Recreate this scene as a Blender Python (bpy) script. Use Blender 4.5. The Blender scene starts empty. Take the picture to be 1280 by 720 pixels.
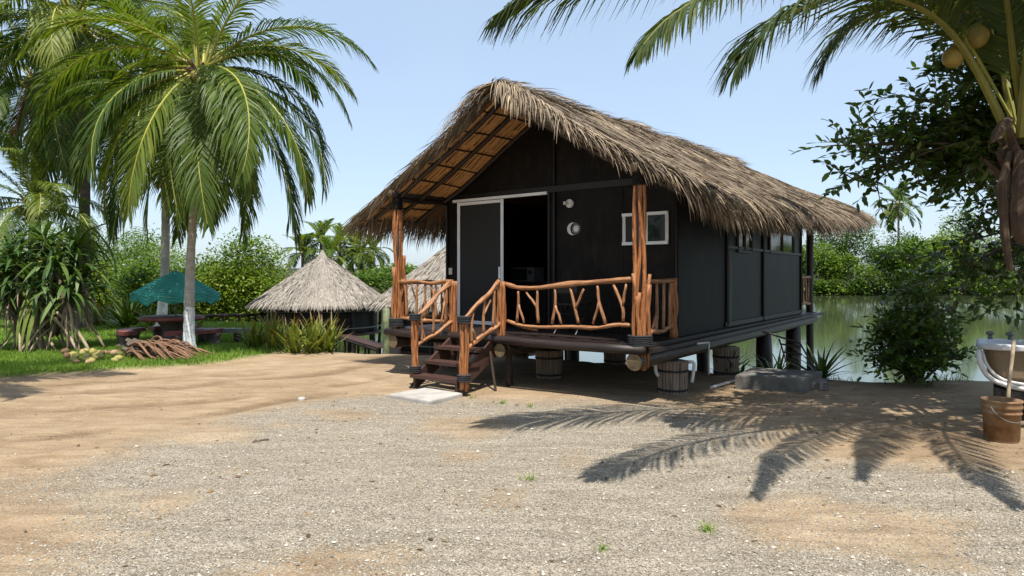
import bpy, math, random
import numpy as np
from mathutils import Vector, Matrix, noise

random.seed(11)
C = bpy.context.scene.collection
PI = math.pi
def V3(*a): return Vector(a)
def rnd(a, b): return random.uniform(a, b)
def lerp(a, b, t): return a + (b - a) * t
def sstep(a, b, x):
    t = min(1.0, max(0.0, (x - a) / (b - a))); return t * t * (3 - 2 * t)

# ------------------------------------------------------------------ materials
def new_mat(name):
    m = bpy.data.materials.new(name); m.use_nodes = True
    nt = m.node_tree; nt.nodes.clear()
    out = nt.nodes.new('ShaderNodeOutputMaterial')
    return m, nt, out
def N(nt, t, **kw):
    n = nt.nodes.new(t)
    for k, v in kw.items():
        if k in n.inputs: n.inputs[k].default_value = v
        else: setattr(n, k, v)
    return n
def ramp(nt, stops, interp='LINEAR'):
    r = nt.nodes.new('ShaderNodeValToRGB'); r.color_ramp.interpolation = interp
    e = r.color_ramp.elements
    while len(e) < len(stops): e.new(0.5)
    for x, (p, c) in zip(e, stops):
        x.position = p; x.color = (c[0], c[1], c[2], 1)
    return r
def c4(c): return (c[0], c[1], c[2], 1)

def mat_surface(name, c1, c2, rough=0.6, scale=6.0, bump=0.15, detail=6, stretch=(1, 1, 1), coord='Object', spec=0.4, dist=0.02):
    """two-tone weathered surface"""
    m, nt, out = new_mat(name); L = nt.links.new
    tc = N(nt, 'ShaderNodeTexCoord'); mp = N(nt, 'ShaderNodeMapping'); mp.inputs['Scale'].default_value = stretch
    L(tc.outputs[coord], mp.inputs['Vector'])
    nz = N(nt, 'ShaderNodeTexNoise', Scale=scale, Detail=detail, Roughness=0.65)
    L(mp.outputs[0], nz.inputs['Vector'])
    r = ramp(nt, [(0.32, c1), (0.68, c2)]); L(nz.outputs['Fac'], r.inputs[0])
    p = N(nt, 'ShaderNodeBsdfPrincipled', Roughness=rough); p.inputs['Specular IOR Level'].default_value = spec
    L(r.outputs[0], p.inputs['Base Color'])
    if bump:
        b = N(nt, 'ShaderNodeBump', Strength=bump, Distance=dist)
        n2 = N(nt, 'ShaderNodeTexNoise', Scale=scale * 3, Detail=6); L(mp.outputs[0], n2.inputs['Vector'])
        L(n2.outputs['Fac'], b.inputs['Height']); L(b.outputs[0], p.inputs['Normal'])
    L(p.outputs[0], out.inputs[0])
    return m

def mat_grain(name, cols, rough=0.55, su=5.0, sv=1.2, bump=0.5, dist=0.012, spec=0.4):
    """wood: streaks along the V direction of the UVs"""
    m, nt, out = new_mat(name); L = nt.links.new
    tc = N(nt, 'ShaderNodeTexCoord'); mp = N(nt, 'ShaderNodeMapping'); mp.inputs['Scale'].default_value = (su, sv, 1)
    L(tc.outputs['UV'], mp.inputs['Vector'])
    nz = N(nt, 'ShaderNodeTexNoise', Scale=3.0, Detail=8, Roughness=0.7, Distortion=0.4); L(mp.outputs[0], nz.inputs['Vector'])
    r = ramp(nt, [(0.22 + 0.56 * i / (len(cols) - 1), c) for i, c in enumerate(cols)]); L(nz.outputs['Fac'], r.inputs[0])
    p = N(nt, 'ShaderNodeBsdfPrincipled', Roughness=rough); p.inputs['Specular IOR Level'].default_value = spec
    L(r.outputs[0], p.inputs['Base Color'])
    b = N(nt, 'ShaderNodeBump', Strength=bump, Distance=dist); L(nz.outputs['Fac'], b.inputs['Height']); L(b.outputs[0], p.inputs['Normal'])
    L(p.outputs[0], out.inputs[0])
    return m

def mat_leaf(name, stops, rough=0.42, trans=0.35, spec=0.35, tint=(1.25, 1.25, 0.55), objvar=0.25, tipc=None):
    """UV.x = random value of the leaf, UV.y = along the leaf"""
    m, nt, out = new_mat(name); L = nt.links.new
    tc = N(nt, 'ShaderNodeTexCoord'); sp = N(nt, 'ShaderNodeSeparateXYZ'); L(tc.outputs['UV'], sp.inputs[0])
    oi = N(nt, 'ShaderNodeObjectInfo')
    ma = N(nt, 'ShaderNodeMath', operation='MULTIPLY'); L(oi.outputs['Random'], ma.inputs[0]); ma.inputs[1].default_value = objvar
    mb = N(nt, 'ShaderNodeMath', operation='MULTIPLY_ADD'); L(sp.outputs[0], mb.inputs[0]); mb.inputs[1].default_value = 1 - objvar; L(ma.outputs[0], mb.inputs[2])
    r = ramp(nt, stops); L(mb.outputs[0], r.inputs[0])
    col = r.outputs[0]
    if tipc:
        mx0 = N(nt, 'ShaderNodeMix', data_type='RGBA'); tr = ramp(nt, [(0.72, (0, 0, 0)), (1.0, (1, 1, 1))])
        L(sp.outputs[1], tr.inputs[0]); L(tr.outputs[0], mx0.inputs['Factor']); L(col, mx0.inputs['A']); mx0.inputs['B'].default_value = c4(tipc)
        col = mx0.outputs['Result']
    p = N(nt, 'ShaderNodeBsdfPrincipled', Roughness=rough); p.inputs['Specular IOR Level'].default_value = spec
    L(col, p.inputs['Base Color'])
    t = N(nt, 'ShaderNodeBsdfTranslucent')
    mu = N(nt, 'ShaderNodeMix', data_type='RGBA', blend_type='MULTIPLY'); mu.inputs['Factor'].default_value = 1
    L(col, mu.inputs['A']); mu.inputs['B'].default_value = c4(tint); L(mu.outputs['Result'], t.inputs[0])
    mx = N(nt, 'ShaderNodeMixShader'); mx.inputs[0].default_value = trans
    L(p.outputs[0], mx.inputs[1]); L(t.outputs[0], mx.inputs[2]); L(mx.outputs[0], out.inputs[0])
    return m

def mat_plain(name, c, rough=0.5, metal=0.0, spec=0.5):
    m, nt, out = new_mat(name)
    p = N(nt, 'ShaderNodeBsdfPrincipled', Roughness=rough, Metallic=metal); p.inputs['Base Color'].default_value = c4(c); p.inputs['Specular IOR Level'].default_value = spec
    nz = N(nt, 'ShaderNodeTexNoise', Scale=5.0, Detail=5); r = ramp(nt, [(0.3, [x * 0.9 for x in c]), (0.7, [min(1, x * 1.05) for x in c])])
    tc = N(nt, 'ShaderNodeTexCoord'); nt.links.new(tc.outputs['Object'], nz.inputs['Vector'])
    nt.links.new(nz.outputs['Fac'], r.inputs[0]); nt.links.new(r.outputs[0], p.inputs['Base Color'])
    nt.links.new(p.outputs[0], out.inputs[0])
    return m

def mat_strand(name, stops, rough=0.8, trans=0.12):
    return mat_leaf(name, stops, rough=rough, trans=trans, spec=0.2, tint=(1.1, 1.0, 0.8), objvar=0.0)

def mat_worn_sheen(name, c1, c2, dust):
    """dark paint on plywood with scuffs, dusty streaks and painted-in sheen"""
    m, nt, out = new_mat(name); L = nt.links.new
    tc = N(nt, 'ShaderNodeTexCoord'); mp = N(nt, 'ShaderNodeMapping'); mp.inputs['Scale'].default_value = (1, 1, .35); L(tc.outputs['Object'], mp.inputs['Vector'])
    n1 = N(nt, 'ShaderNodeTexNoise', Scale=1.7, Detail=6, Roughness=.65); L(tc.outputs['Object'], n1.inputs['Vector'])
    n2 = N(nt, 'ShaderNodeTexNoise', Scale=6.5, Detail=9, Roughness=.75); L(mp.outputs[0], n2.inputs['Vector'])
    r1 = ramp(nt, [(.3, c1), (.7, c2)]); L(n1.outputs['Fac'], r1.inputs[0]); r2 = ramp(nt, [(.52, (0, 0, 0)), (.80, (.55, .55, .55))]); L(n2.outputs['Fac'], r2.inputs[0])  # plywood tone mottling, contrast widened to paint uneven sheen into the colour
    mx = N(nt, 'ShaderNodeMix', data_type='RGBA'); L(r2.outputs[0], mx.inputs['Factor']); L(r1.outputs[0], mx.inputs['A']); mx.inputs['B'].default_value = c4(dust)
    p = N(nt, 'ShaderNodeBsdfPrincipled', Roughness=.55); p.inputs['Specular IOR Level'].default_value = .12; L(mx.outputs['Result'], p.inputs['Base Color'])
    b = N(nt, 'ShaderNodeBump', Strength=.12, Distance=.02); L(n2.outputs['Fac'], b.inputs['Height']); L(b.outputs[0], p.inputs['Normal']); L(p.outputs[0], out.inputs[0]); return m
M = {}
M['thatch'] = mat_strand('thatch', [(0.0, (.055, .043, .033)), (0.3, (.140, .108, .078)), (0.62, (.225, .178, .127)), (0.86, (.35, .275, .185)), (1.0, (.52, .405, .255))])
M['thatch_base'] = mat_surface('thatch_base', (.03, .022, .015), (.10, .075, .05), rough=.9, scale=18, bump=.6)
M['palapa_thatch'] = mat_strand('palapa_thatch', [(0.0, (.19, .168, .145)), (0.4, (.30, .268, .23)), (0.8, (.40, .36, .31)), (1.0, (.50, .45, .375))])
M['palapa_base'] = mat_surface('palapa_base', (.20, .18, .15), (.34, .31, .26), rough=.9, scale=14, bump=.5)
M['log'] = mat_grain('peeled_log', [(.018, .008, .005), (.11, .040, .015), (.31, .115, .038), (.47, .21, .078), (.58, .36, .19)], rough=.42, su=5, sv=1.3, bump=.9)
M['log_pale'] = mat_grain('pale_branch', [(.03, .014, .009), (.18, .078, .035), (.39, .19, .085), (.52, .33, .19)], rough=.5, su=3, sv=1.4, bump=.5)
M['bamboo_lining'] = mat_grain('reed_lining', [(.22, .11, .04), (.55, .30, .12), (.66, .40, .18)], rough=.6, su=2, sv=1.0, bump=.3)
M['lining_sheet'] = mat_surface('lining_sheet', (.09, .045, .016), (.22, .115, .045), rough=.8, scale=12, bump=.5, stretch=(6, 6, 1))
M['dark_wood'] = mat_grain('dark_wood', [(.008, .005, .004), (.020, .012, .010), (.04, .026, .020)], rough=.5, su=3, sv=1.0, bump=.4)
M['stair_wood'] = mat_grain('stair_wood', [(.022, .010, .008), (.055, .026, .020), (.085, .046, .036)], rough=.55, su=3, sv=1.2, bump=.3)
M['bamboo_log'] = mat_grain('bamboo_log', [(.012, .009, .006), (.04, .030, .018), (.10, .08, .045)], rough=.45, su=2, sv=1.0, bump=.4)
M['log_end'] = mat_surface('log_end', (.09, .06, .03), (.20, .14, .07), rough=.7, scale=20)
M['black_paint'] = mat_worn_sheen('black_paint', (.0042, .0034, .0027), (.0150, .0122, .0098), (.050, .041, .032))
M['black_green_reflection'] = mat_surface('black_paint_green_reflection', (.0045, .0058, .0048), (.0135, .0175, .0140), rough=.45, scale=2.6, bump=.06, spec=.12)  # black paint; reflected greenery is put into the colour as a green tint
M['trim'] = mat_surface('black_trim', (.007, .006, .006), (.014, .012, .011), rough=.5, scale=5, bump=.1)
M['rope'] = mat_surface('black_rope', (.012, .013, .015), (.035, .037, .04), rough=.8, scale=30, bump=.6, stretch=(.4, .4, 5))
M['white_metal'] = mat_plain('white_metal', (.80, .80, .79), rough=.4)
M['mesh_door'] = mat_surface('mosquito_mesh', (.013, .0135, .0135), (.020, .0205, .0205), rough=.7, scale=60, bump=.1)
def glass_dark():
    m, nt, out = new_mat('window_glass')
    p = N(nt, 'ShaderNodeBsdfPrincipled', Roughness=.04); p.inputs['Base Color'].default_value = (.012, .014, .014, 1); p.inputs['Specular IOR Level'].default_value = .3
    nt.links.new(p.outputs[0], out.inputs[0]); return m
M['glass'] = glass_dark()
M['interior'] = mat_plain('interior_dark', (.02, .018, .017), rough=.8)
M['concrete'] = mat_surface('concrete', (.085, .08, .07), (.18, .17, .15), rough=.85, scale=5, bump=.4)
M['pale_stone'] = mat_surface('pale_stone', (.27, .25, .225), (.42, .395, .36), rough=.8, scale=4, bump=.3)
M['white_plastic'] = mat_plain('white_plastic', (.62, .61, .58), rough=.4)
M['grey_metal'] = mat_plain('grey_metal', (.16, .155, .15), rough=.5, metal=.3)
M['stick_clad'] = mat_grain('stick_cladding', [(.06, .045, .033), (.25, .19, .145), (.44, .35, .27)], rough=.75, su=1.0, sv=.6, bump=.3)

# ------------------------------------------------------------------ mesh builder
class MB:
    def __init__(s): s.v = []; s.f = []; s.uv = []; s.m = []
    def poly(s, pts, uvs=None, mi=0):
        i = len(s.v); s.v.extend([tuple(p) for p in pts]); s.f.append(tuple(range(i, i + len(pts))))
        s.uv.append(uvs or [(p[0], p[1]) for p in pts]); s.m.append(mi)
    def box(s, c, size, ax=None, mi=0):
        """c centre, size full sizes, ax = three unit axes"""
        ax = ax or (V3(1, 0, 0), V3(0, 1, 0), V3(0, 0, 1)); c = Vector(c)
        i = len(s.v); h = [x / 2 for x in size]
        for sx in (-1, 1):
            for sy in (-1, 1):
                for sz in (-1, 1):
                    s.v.append(tuple(c + ax[0] * (sx * h[0]) + ax[1] * (sy * h[1]) + ax[2] * (sz * h[2])))
        d0, d1, d2 = size
        long = max(range(3), key=lambda k: size[k])
        for q, (a, b) in (((0, 1, 3, 2), (2, 1)), ((4, 6, 7, 5), (1, 2)), ((0, 4, 5, 1), (2, 0)), ((2, 3, 7, 6), (0, 2)), ((0, 2, 6, 4), (1, 0)), ((1, 5, 7, 3), (0, 1))):
            uvs = []
            for k in q:
                pk = ((k >> 2) & 1, (k >> 1) & 1, k & 1)
                co = [pk[j] * size[j] for j in range(3)]
                vv = co[long]; uu = sum(co[j] for j in range(3) if j != long)
                uvs.append((uu, vv))
            s.f.append(tuple(i + k for k in q)); s.uv.append(uvs); s.m.append(mi)
    def tube(s, pts, rad, n=8, cap=True, mi=0, bump=0.0, capmi=None):
        pts = [Vector(p) for p in pts]; k = len(pts)
        if not hasattr(rad, '__len__'): rad = [rad] * k
        t = (pts[1] - pts[0]).normalized()
        nrm = t.orthogonal().normalized(); i0 = len(s.v); vl = 0; vs = []; ph = rnd(0, 9)
        for j, p in enumerate(pts):
            if j == 0: tt = pts[1] - pts[0]
            elif j == k - 1: tt = pts[-1] - pts[-2]
            else: tt = pts[j + 1] - pts[j - 1]
            tt.normalize()
            nrm = (nrm - tt * nrm.dot(tt)).normalized(); bi = tt.cross(nrm)
            if j: vl += (p - pts[j - 1]).length
            vs.append(vl + ph)
            for q in range(n):
                a = 2 * PI * q / n; r = rad[j] * (1 + (rnd(-bump, bump) if bump else 0))
                s.v.append(tuple(p + nrm * (math.cos(a) * r) + bi * (math.sin(a) * r)))
        for j in range(k - 1):
            for q in range(n):
                q2 = (q + 1) % n
                s.f.append((i0 + j * n + q, i0 + j * n + q2, i0 + (j + 1) * n + q2, i0 + (j + 1) * n + q))
                u0 = abs(2 * q / n - 1) * .5 + ph; u1 = abs(2 * (q + 1) / n - 1) * .5 + ph
                s.uv.append([(u0, vs[j]), (u1, vs[j]), (u1, vs[j + 1]), (u0, vs[j + 1])]); s.m.append(mi)
        if cap:
            cm = mi if capmi is None else capmi
            s.f.append(tuple(i0 + q for q in reversed(range(n)))); s.uv.append([(ph, vs[0])] * n); s.m.append(cm)
            s.f.append(tuple(i0 + (k - 1) * n + q for q in range(n))); s.uv.append([(ph, vs[-1])] * n); s.m.append(cm)
    def ribbon(s, pts, widths, side, ux, mi=0, fold=0.0):
        """flat tapered strip; side = width direction (Vector) ; widths per point (0 at tip allowed)"""
        i = len(s.v); k = len(pts)
        for p, w in zip(pts, widths):
            d = side * (w / 2); s.v.append((p[0] - d[0], p[1] - d[1], p[2] - d[2])); s.v.append((p[0] + d[0], p[1] + d[1], p[2] + d[2]))
        for j in range(k - 1):
            s.f.append((i + 2 * j, i + 2 * j + 1, i + 2 * j + 3, i + 2 * j + 2))
            a, b = j / (k - 1), (j + 1) / (k - 1)
            s.uv.append([(ux, a), (ux, a), (ux, b), (ux, b)]); s.m.append(mi)
    def lathe(s, c, prof, n=24, mi=0, ax=None):
        """prof list of (r, z)"""
        i0 = len(s.v); c = Vector(c)
        for r, z in prof:
            for q in range(n):
                a = 2 * PI * q / n; s.v.append((c[0] + r * math.cos(a), c[1] + r * math.sin(a), c[2] + z))
        for j in range(len(prof) - 1):
            for q in range(n):
                q2 = (q + 1) % n
                s.f.append((i0 + j * n + q, i0 + j * n + q2, i0 + (j + 1) * n + q2, i0 + (j + 1) * n + q))
                s.uv.append([(q / n * 6, prof[j][1]), ((q + 1) / n * 6, prof[j][1]), ((q + 1) / n * 6, prof[j + 1][1]), (q / n * 6, prof[j + 1][1])]); s.m.append(mi)
        if prof[0][0] > 1e-4: s.f.append(tuple(i0 + q for q in reversed(range(n)))); s.uv.append([(0, 0)] * n); s.m.append(mi)
        if prof[-1][0] > 1e-4: s.f.append(tuple(i0 + (len(prof) - 1) * n + q for q in range(n))); s.uv.append([(0, 0)] * n); s.m.append(mi)
    def blob(s, c, r, sub=1, mi=0, rough=0.15, ux=None):
        """lumpy ellipsoid; r = (rx, ry, rz)"""
        nlat, nlon = (3, 6) if sub == 0 else ((5, 9) if sub == 1 else (9, 16))
        i0 = len(s.v); ph = V3(rnd(0, 50), rnd(0, 50), rnd(0, 50)); rot = rnd(0, 6)
        ring = []
        for a in range(nlat + 1):
            th = PI * a / nlat
            for b in range(nlon):
                fi = 2 * PI * b / nlon + rot
                d = V3(math.sin(th) * math.cos(fi), math.sin(th) * math.sin(fi), math.cos(th))
                k = 1 + rough * noise.noise(d * 1.6 + ph)
                s.v.append((c[0] + d[0] * r[0] * k, c[1] + d[1] * r[1] * k, c[2] + d[2] * r[2] * k))
        for a in range(nlat):
            for b in range(nlon):
                b2 = (b + 1) % nlon
                s.f.append((i0 + a * nlon + b, i0 + (a + 1) * nlon + b, i0 + (a + 1) * nlon + b2, i0 + a * nlon + b2))
                u = ux if ux is not None else b / nlon
                s.uv.append([(u, a / nlat)] * 4); s.m.append(mi)
    def mesh(s, name, mats, org=(0, 0, 0), smooth=False):
        me = bpy.data.meshes.new(name)
        vv = np.array(s.v, dtype=np.float64).reshape(-1, 3) - np.array(org)
        me.from_pydata(vv.tolist(), [], s.f)
        uvl = me.uv_layers.new(name='UVMap')
        flat = np.array([c for f in s.uv for p in f for c in p[:2]], dtype=np.float32)
        uvl.data.foreach_set('uv', flat)
        mats = mats if isinstance(mats, (list, tuple)) else [mats]
        for m in mats: me.materials.append(m)
        if len(mats) > 1: me.polygons.foreach_set('material_index', np.array(s.m, dtype=np.int32))
        if smooth: me.polygons.foreach_set('use_smooth', np.ones(len(s.f), dtype=bool))
        me.update(); return me

def tag(o, label=None, cat=None, group=None, kind=None):
    if label: o['label'] = label
    if cat: o['category'] = cat
    if group: o['group'] = group
    if kind: o['kind'] = kind
    return o
def root_org(o):
    while o.parent: o = o.parent
    return Vector(o.location)
def thing(name, loc, label, cat, group=None):
    o = bpy.data.objects.new(name, None); C.objects.link(o); o.location = loc; o.empty_display_size = .2
    return tag(o, label, cat, group)
def part(name, mb, mats, parent, smooth=False, label=None):
    """a mesh built in world coordinates, parented to an unrotated thing (or to one of its parts)"""
    me = mb.mesh(name, mats, root_org(parent), smooth)
    o = bpy.data.objects.new(name, me); C.objects.link(o); o.parent = parent
    if label: o['label'] = label
    return o
def solo(name, mb, mats, org, label=None, cat=None, group=None, kind=None, smooth=False):
    me = mb.mesh(name, mats, org, smooth); o = bpy.data.objects.new(name, me); C.objects.link(o); o.location = org
    return tag(o, label, cat, group, kind)
def child_of(name, me, parent, loc=(0, 0, 0), rz=0, sc=1):
    o = bpy.data.objects.new(name, me); C.objects.link(o); o.parent = parent; o.location = loc; o.rotation_euler = (0, 0, rz)
    o.scale = (sc, sc, sc); return o

def wavy(p0, p1, amp, n=7, seed=None):
    p0, p1 = Vector(p0), Vector(p1); d = p1 - p0; t = d.normalized(); a = t.orthogonal().normalized(); b = t.cross(a)
    f1, f2, g1, g2 = rnd(1.5, 3.5), rnd(1.5, 3.5), rnd(0, 6), rnd(0, 6); out = []
    for i in range(n):
        x = i / (n - 1); e = min(1, 4 * min(x, 1 - x) + .25)
        out.append(p0 + d * x + a * (amp * e * math.sin(f1 * PI * x + g1)) + b * (amp * e * math.sin(f2 * PI * x + g2)))
    return out
def smooth_path(ctrl, n):
    """Catmull-Rom through the control points"""
    P_ = [Vector(p) for p in ctrl]; P_ = [P_[0] * 2 - P_[1]] + P_ + [P_[-1] * 2 - P_[-2]]; m = len(P_) - 3; out = []
    for i in range(n + 1):
        x = i / n * m; k = min(int(x), m - 1); t = x - k; a, b, c, d = P_[k:k + 4]
        out.append(.5 * ((2 * b) + (c - a) * t + (2 * a - 5 * b + 4 * c - d) * t * t + (3 * b - a - 3 * c + d) * t ** 3))
    return out
# ------------------------------------------------------------------ ground, bank, lagoon
EYE = 1.65; FOC = 812.0
WATER_Z = -1.2
NEAR = ([-400, -60, -14, -8, -6.5, -5.2, -4, -2, 0, 2, 3.6, 4.6, 6, 30, 400], [60, 27, 23.5, 22, 19.5, 15.3, 14.3, 13.8, 13.4, 12.6, 11.2, 10.7, 10.4, 10.6, 12])
FAR = ([-400, -60, -14.5, -13.3, -12.5, 0, 15, 60, 400], [70, 34, 32, 38, 64, 80, 95, 94, 110])
LAWN = ([-60, -30, -8.3, -7, -5.9, -5.2, -4.9, -4.8], [9.0, 9.6, 10.5, 11.2, 12.0, 13.0, 14.0, 16])
def near_y(x): return float(np.interp(x, *NEAR))
def far_y(x): return float(np.interp(x, *FAR))
def fbm(x, y, f, o=4):
    return noise.fractal(V3(x * f, y * f, 3.7), 1.0, 2.0, o)
def lawn_amt(x, y):
    if x > -4.6: return 0.0
    e = float(np.interp(x, *LAWN)) + .25 * noise.noise(V3(x * 1.5, y * 1.5, 0))
    return sstep(-.12, .12, y - e) * sstep(.0, .15, -4.7 - x + .2 * noise.noise(V3(x, y * 1.3, 4)))
RUTS = [[(-12, 7.6), (-8, 8.6), (-5, 9.6), (-3, 11.2), (-2.2, 13)], [(-12, 6.2), (-7, 7.6), (-4, 8.8), (-2.2, 10.2), (-1.6, 12)], [(-9, 4.6), (-5, 6.4), (-3.2, 8.2), (-2.4, 9.2)], [(-7, 9.9), (-4.4, 10.9), (-3.2, 12.4)]]
def rut_amt(x, y):
    if x > -1 or x < -12 or y > 13 or y < 4: return 0.0
    d = 9.0; wx = x + .25 * noise.noise(V3(x * .8, y * .8, 12)); wy = y + .25 * noise.noise(V3(x * .8, y * .8, 15))
    for l in RUTS:
        for (ax, ay), (bx, by) in zip(l, l[1:]):
            ex, ey = bx - ax, by - ay; t = max(0, min(1, ((wx - ax) * ex + (wy - ay) * ey) / (ex * ex + ey * ey))); d = min(d, math.hypot(wx - ax - ex * t, wy - ay - ey * t))
    return (1 - sstep(.05, .24, d)) * sstep(-.25, .35, noise.noise(V3(x * .9, y * .9, 21)) + .1)
def ground_z(x, y):
    d = near_y(x) + .25 * noise.noise(V3(x * .8, y * .8, 1)) - y
    z = lerp(-2.3, 0, sstep(-1.7, .25, d))
    d2 = y - far_y(x)
    z = max(z, lerp(-2.3, .15, sstep(-1.0, 1.5, d2)) + (max(0, d2) * .015))
    if d > -1:
        z += (.035 * fbm(x, y, .45) + .010 * fbm(x, y, 2.2)) * sstep(-.2, 1.5, d) if abs(x) < 40 and y < 40 else 0
        z -= .02 * rut_amt(x, y)
        z += .06 * lawn_amt(x, y) if y < 40 else 0
    return z
GR = [(-2.58, 8.37), (-.4, 8.75), (1.7, 8.5), (2.2, 6.9), (3.4, 5.7), (5.5, 5.0), (9, 4.5), (9, -5), (-1.5, -5), (-2.2, 3.4), (-3.2, 4.6), (-3.75, 5.4), (-3.4, 6.9)]
def poly_sd(x, y, poly):
    d = 1e9; ins = False; n = len(poly)
    for i in range(n):
        ax, ay = poly[i]; bx, by = poly[(i + 1) % n]
        ex, ey = bx - ax, by - ay; wx, wy = x - ax, y - ay
        t = max(0, min(1, (wx * ex + wy * ey) / (ex * ex + ey * ey))); dx, dy = wx - ex * t, wy - ey * t
        d = min(d, dx * dx + dy * dy)
        if (ay > y) != (by > y) and x < (bx - ax) * (y - ay) / (by - ay) + ax: ins = not ins
    d = math.sqrt(d); return d if ins else -d
def gravel_amt(x, y):
    if y > 12 or abs(x) > 14: return 0.0
    d = poly_sd(x, y, GR) + .55 * fbm(x, y, .8) + .12 * noise.noise(V3(x * 5, y * 5, 2))
    g = sstep(-.55, .55, d)
    bare = sstep(.12, .5, fbm(x + 9, y * 1.4, .75) - .05)       # worn patches of sand in the gravel
    return g * (1 - .68 * bare)
def axis(segs):
    out = []
    for a, b, st in segs:
        n = max(1, round((b - a) / st)); out += [a + (b - a) * i / n for i in range(n)]
    return out + [segs[-1][1]]
xs = axis([(-500, -100, 80), (-100, -40, 8), (-40, -14, 1.2), (-14, -6, .22), (-6, 7, .11), (7, 14, .25), (14, 60, 3), (60, 140, 10), (140, 500, 60)])
ys = axis([(-60, -4, 8), (-4, 2.6, .6), (2.6, 11.5, .1), (11.5, 26, .22), (26, 40, 1.2), (40, 130, 3), (130, 300, 20), (300, 700, 80)])
nx, ny = len(xs), len(ys)
gv = []; ga = []; la = []
for y in ys:
    for x in xs:
        gv.append((x, y, ground_z(x, y)))
        ga.append(gravel_amt(x, y)); la.append(lawn_amt(x, y) if y < 40 else 0.0)
gf = [(j * nx + i, j * nx + i + 1, (j + 1) * nx + i + 1, (j + 1) * nx + i) for j in range(ny - 1) for i in range(nx - 1)]
gme = bpy.data.meshes.new('ground'); gme.from_pydata(gv, [], gf)
mu_ = [1.0 if y > 26 else 0.0 for y in ys for x in xs]
for nm, arr in (('gravel', ga), ('lawn', la), ('mud', mu_), ('rut', [rut_amt(x, y) for y in ys for x in xs])):
    at = gme.attributes.new(nm, 'FLOAT', 'POINT'); at.data.foreach_set('value', np.array(arr, dtype=np.float32))
gme.polygons.foreach_set('use_smooth', np.ones(len(gf), dtype=bool))
def mat_ground():
    m, nt, out = new_mat('sandy_ground'); L = nt.links.new
    geo = N(nt, 'ShaderNodeNewGeometry')
    ag = N(nt, 'ShaderNodeAttribute', attribute_name='gravel'); al = N(nt, 'ShaderNodeAttribute', attribute_name='lawn')
    def nz(scale, det=6, rough=.6, dist=0):
        n = N(nt, 'ShaderNodeTexNoise', Scale=scale, Detail=det, Roughness=rough, Distortion=dist); L(geo.outputs['Position'], n.inputs['Vector']); return n
    big, fine = nz(.55, 5), nz(55, 4, .7)
    mpm = N(nt, 'ShaderNodeMapping'); mpm.inputs['Scale'].default_value = (.55, 1.5, 1); mpm.inputs['Rotation'].default_value = (0, 0, .25); L(geo.outputs['Position'], mpm.inputs['Vector'])
    mid = N(nt, 'ShaderNodeTexNoise', Scale=3.0, Detail=8, Roughness=.72, Distortion=.9); L(mpm.outputs[0], mid.inputs['Vector'])
    # sand
    s1 = ramp(nt, [(.3, (.27, .19, .115)), (.55, (.37, .28, .18)), (.75, (.435, .345, .24))]); L(big.outputs['Fac'], s1.inputs[0])
    s2 = ramp(nt, [(.28, (.56, .50, .44)), (.58, (1.02, 1.0, .98)), (.75, (1.12, 1.12, 1.12))]); L(mid.outputs['Fac'], s2.inputs[0])
    mu = N(nt, 'ShaderNodeMix', data_type='RGBA', blend_type='MULTIPLY'); mu.inputs['Factor'].default_value = .75; L(s1.outputs[0], mu.inputs['A']); L(s2.outputs[0], mu.inputs['B'])
    s3 = ramp(nt, [(.3, (.60, .57, .54)), (.65, (1.14, 1.14, 1.14))]); L(fine.outputs['Fac'], s3.inputs[0])
    mu2 = N(nt, 'ShaderNodeMix', data_type='RGBA', blend_type='MULTIPLY'); mu2.inputs['Factor'].default_value = .8; L(mu.outputs['Result'], mu2.inputs['A']); L(s3.outputs[0], mu2.inputs['B'])
    ar = N(nt, 'ShaderNodeAttribute', attribute_name='rut'); rr = ramp(nt, [(0, (1, 1, 1)), (1, (.66, .62, .58))]); L(ar.outputs['Fac'], rr.inputs[0])
    mu3 = N(nt, 'ShaderNodeMix', data_type='RGBA', blend_type='MULTIPLY'); mu3.inputs['Factor'].default_value = 1; L(mu2.outputs['Result'], mu3.inputs['A']); L(rr.outputs[0], mu3.inputs['B']); mu2 = mu3
    # gravel: crushed stones
    vo = N(nt, 'ShaderNodeTexVoronoi', Scale=100.0); L(geo.outputs['Position'], vo.inputs['Vector'])
    sx = N(nt, 'ShaderNodeSeparateXYZ'); L(vo.outputs['Color'], sx.inputs[0])
    g1 = ramp(nt, [(0, (.16, .14, .115)), (.25, (.295, .262, .208)), (.6, (.39, .35, .285)), (1, (.52, .48, .41))]); L(sx.outputs[0], g1.inputs[0])
    g2 = ramp(nt, [(.0, (1, 1, 1)), (.45, (.95, .95, .95)), (.75, (.62, .58, .52))]); L(vo.outputs['Distance'], g2.inputs[0])
    sc = N(nt, 'ShaderNodeMath', operation='MULTIPLY'); L(vo.outputs['Distance'], sc.inputs[0]); sc.inputs[1].default_value = 1.0
    mg = N(nt, 'ShaderNodeMix', data_type='RGBA', blend_type='MULTIPLY'); mg.inputs['Factor'].default_value = 1; L(g1.outputs[0], mg.inputs['A']); L(g2.outputs[0], mg.inputs['B'])
    gm = ramp(nt, [(.3, (.80, .77, .72)), (.7, (1.05, 1.03, 1.0))]); L(mid.outputs['Fac'], gm.inputs[0])
    mg2 = N(nt, 'ShaderNodeMix', data_type='RGBA', blend_type='MULTIPLY'); mg2.inputs['Factor'].default_value = 1; L(mg.outputs['Result'], mg2.inputs['A']); L(gm.outputs[0], mg2.inputs['B'])
    # stones scattered by amount
    thr = N(nt, 'ShaderNodeMath', operation='MULTIPLY_ADD'); L(sx.outputs[1], thr.inputs[0]); thr.inputs[1].default_value = 1.0; thr.inputs[2].default_value = -.42
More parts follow.
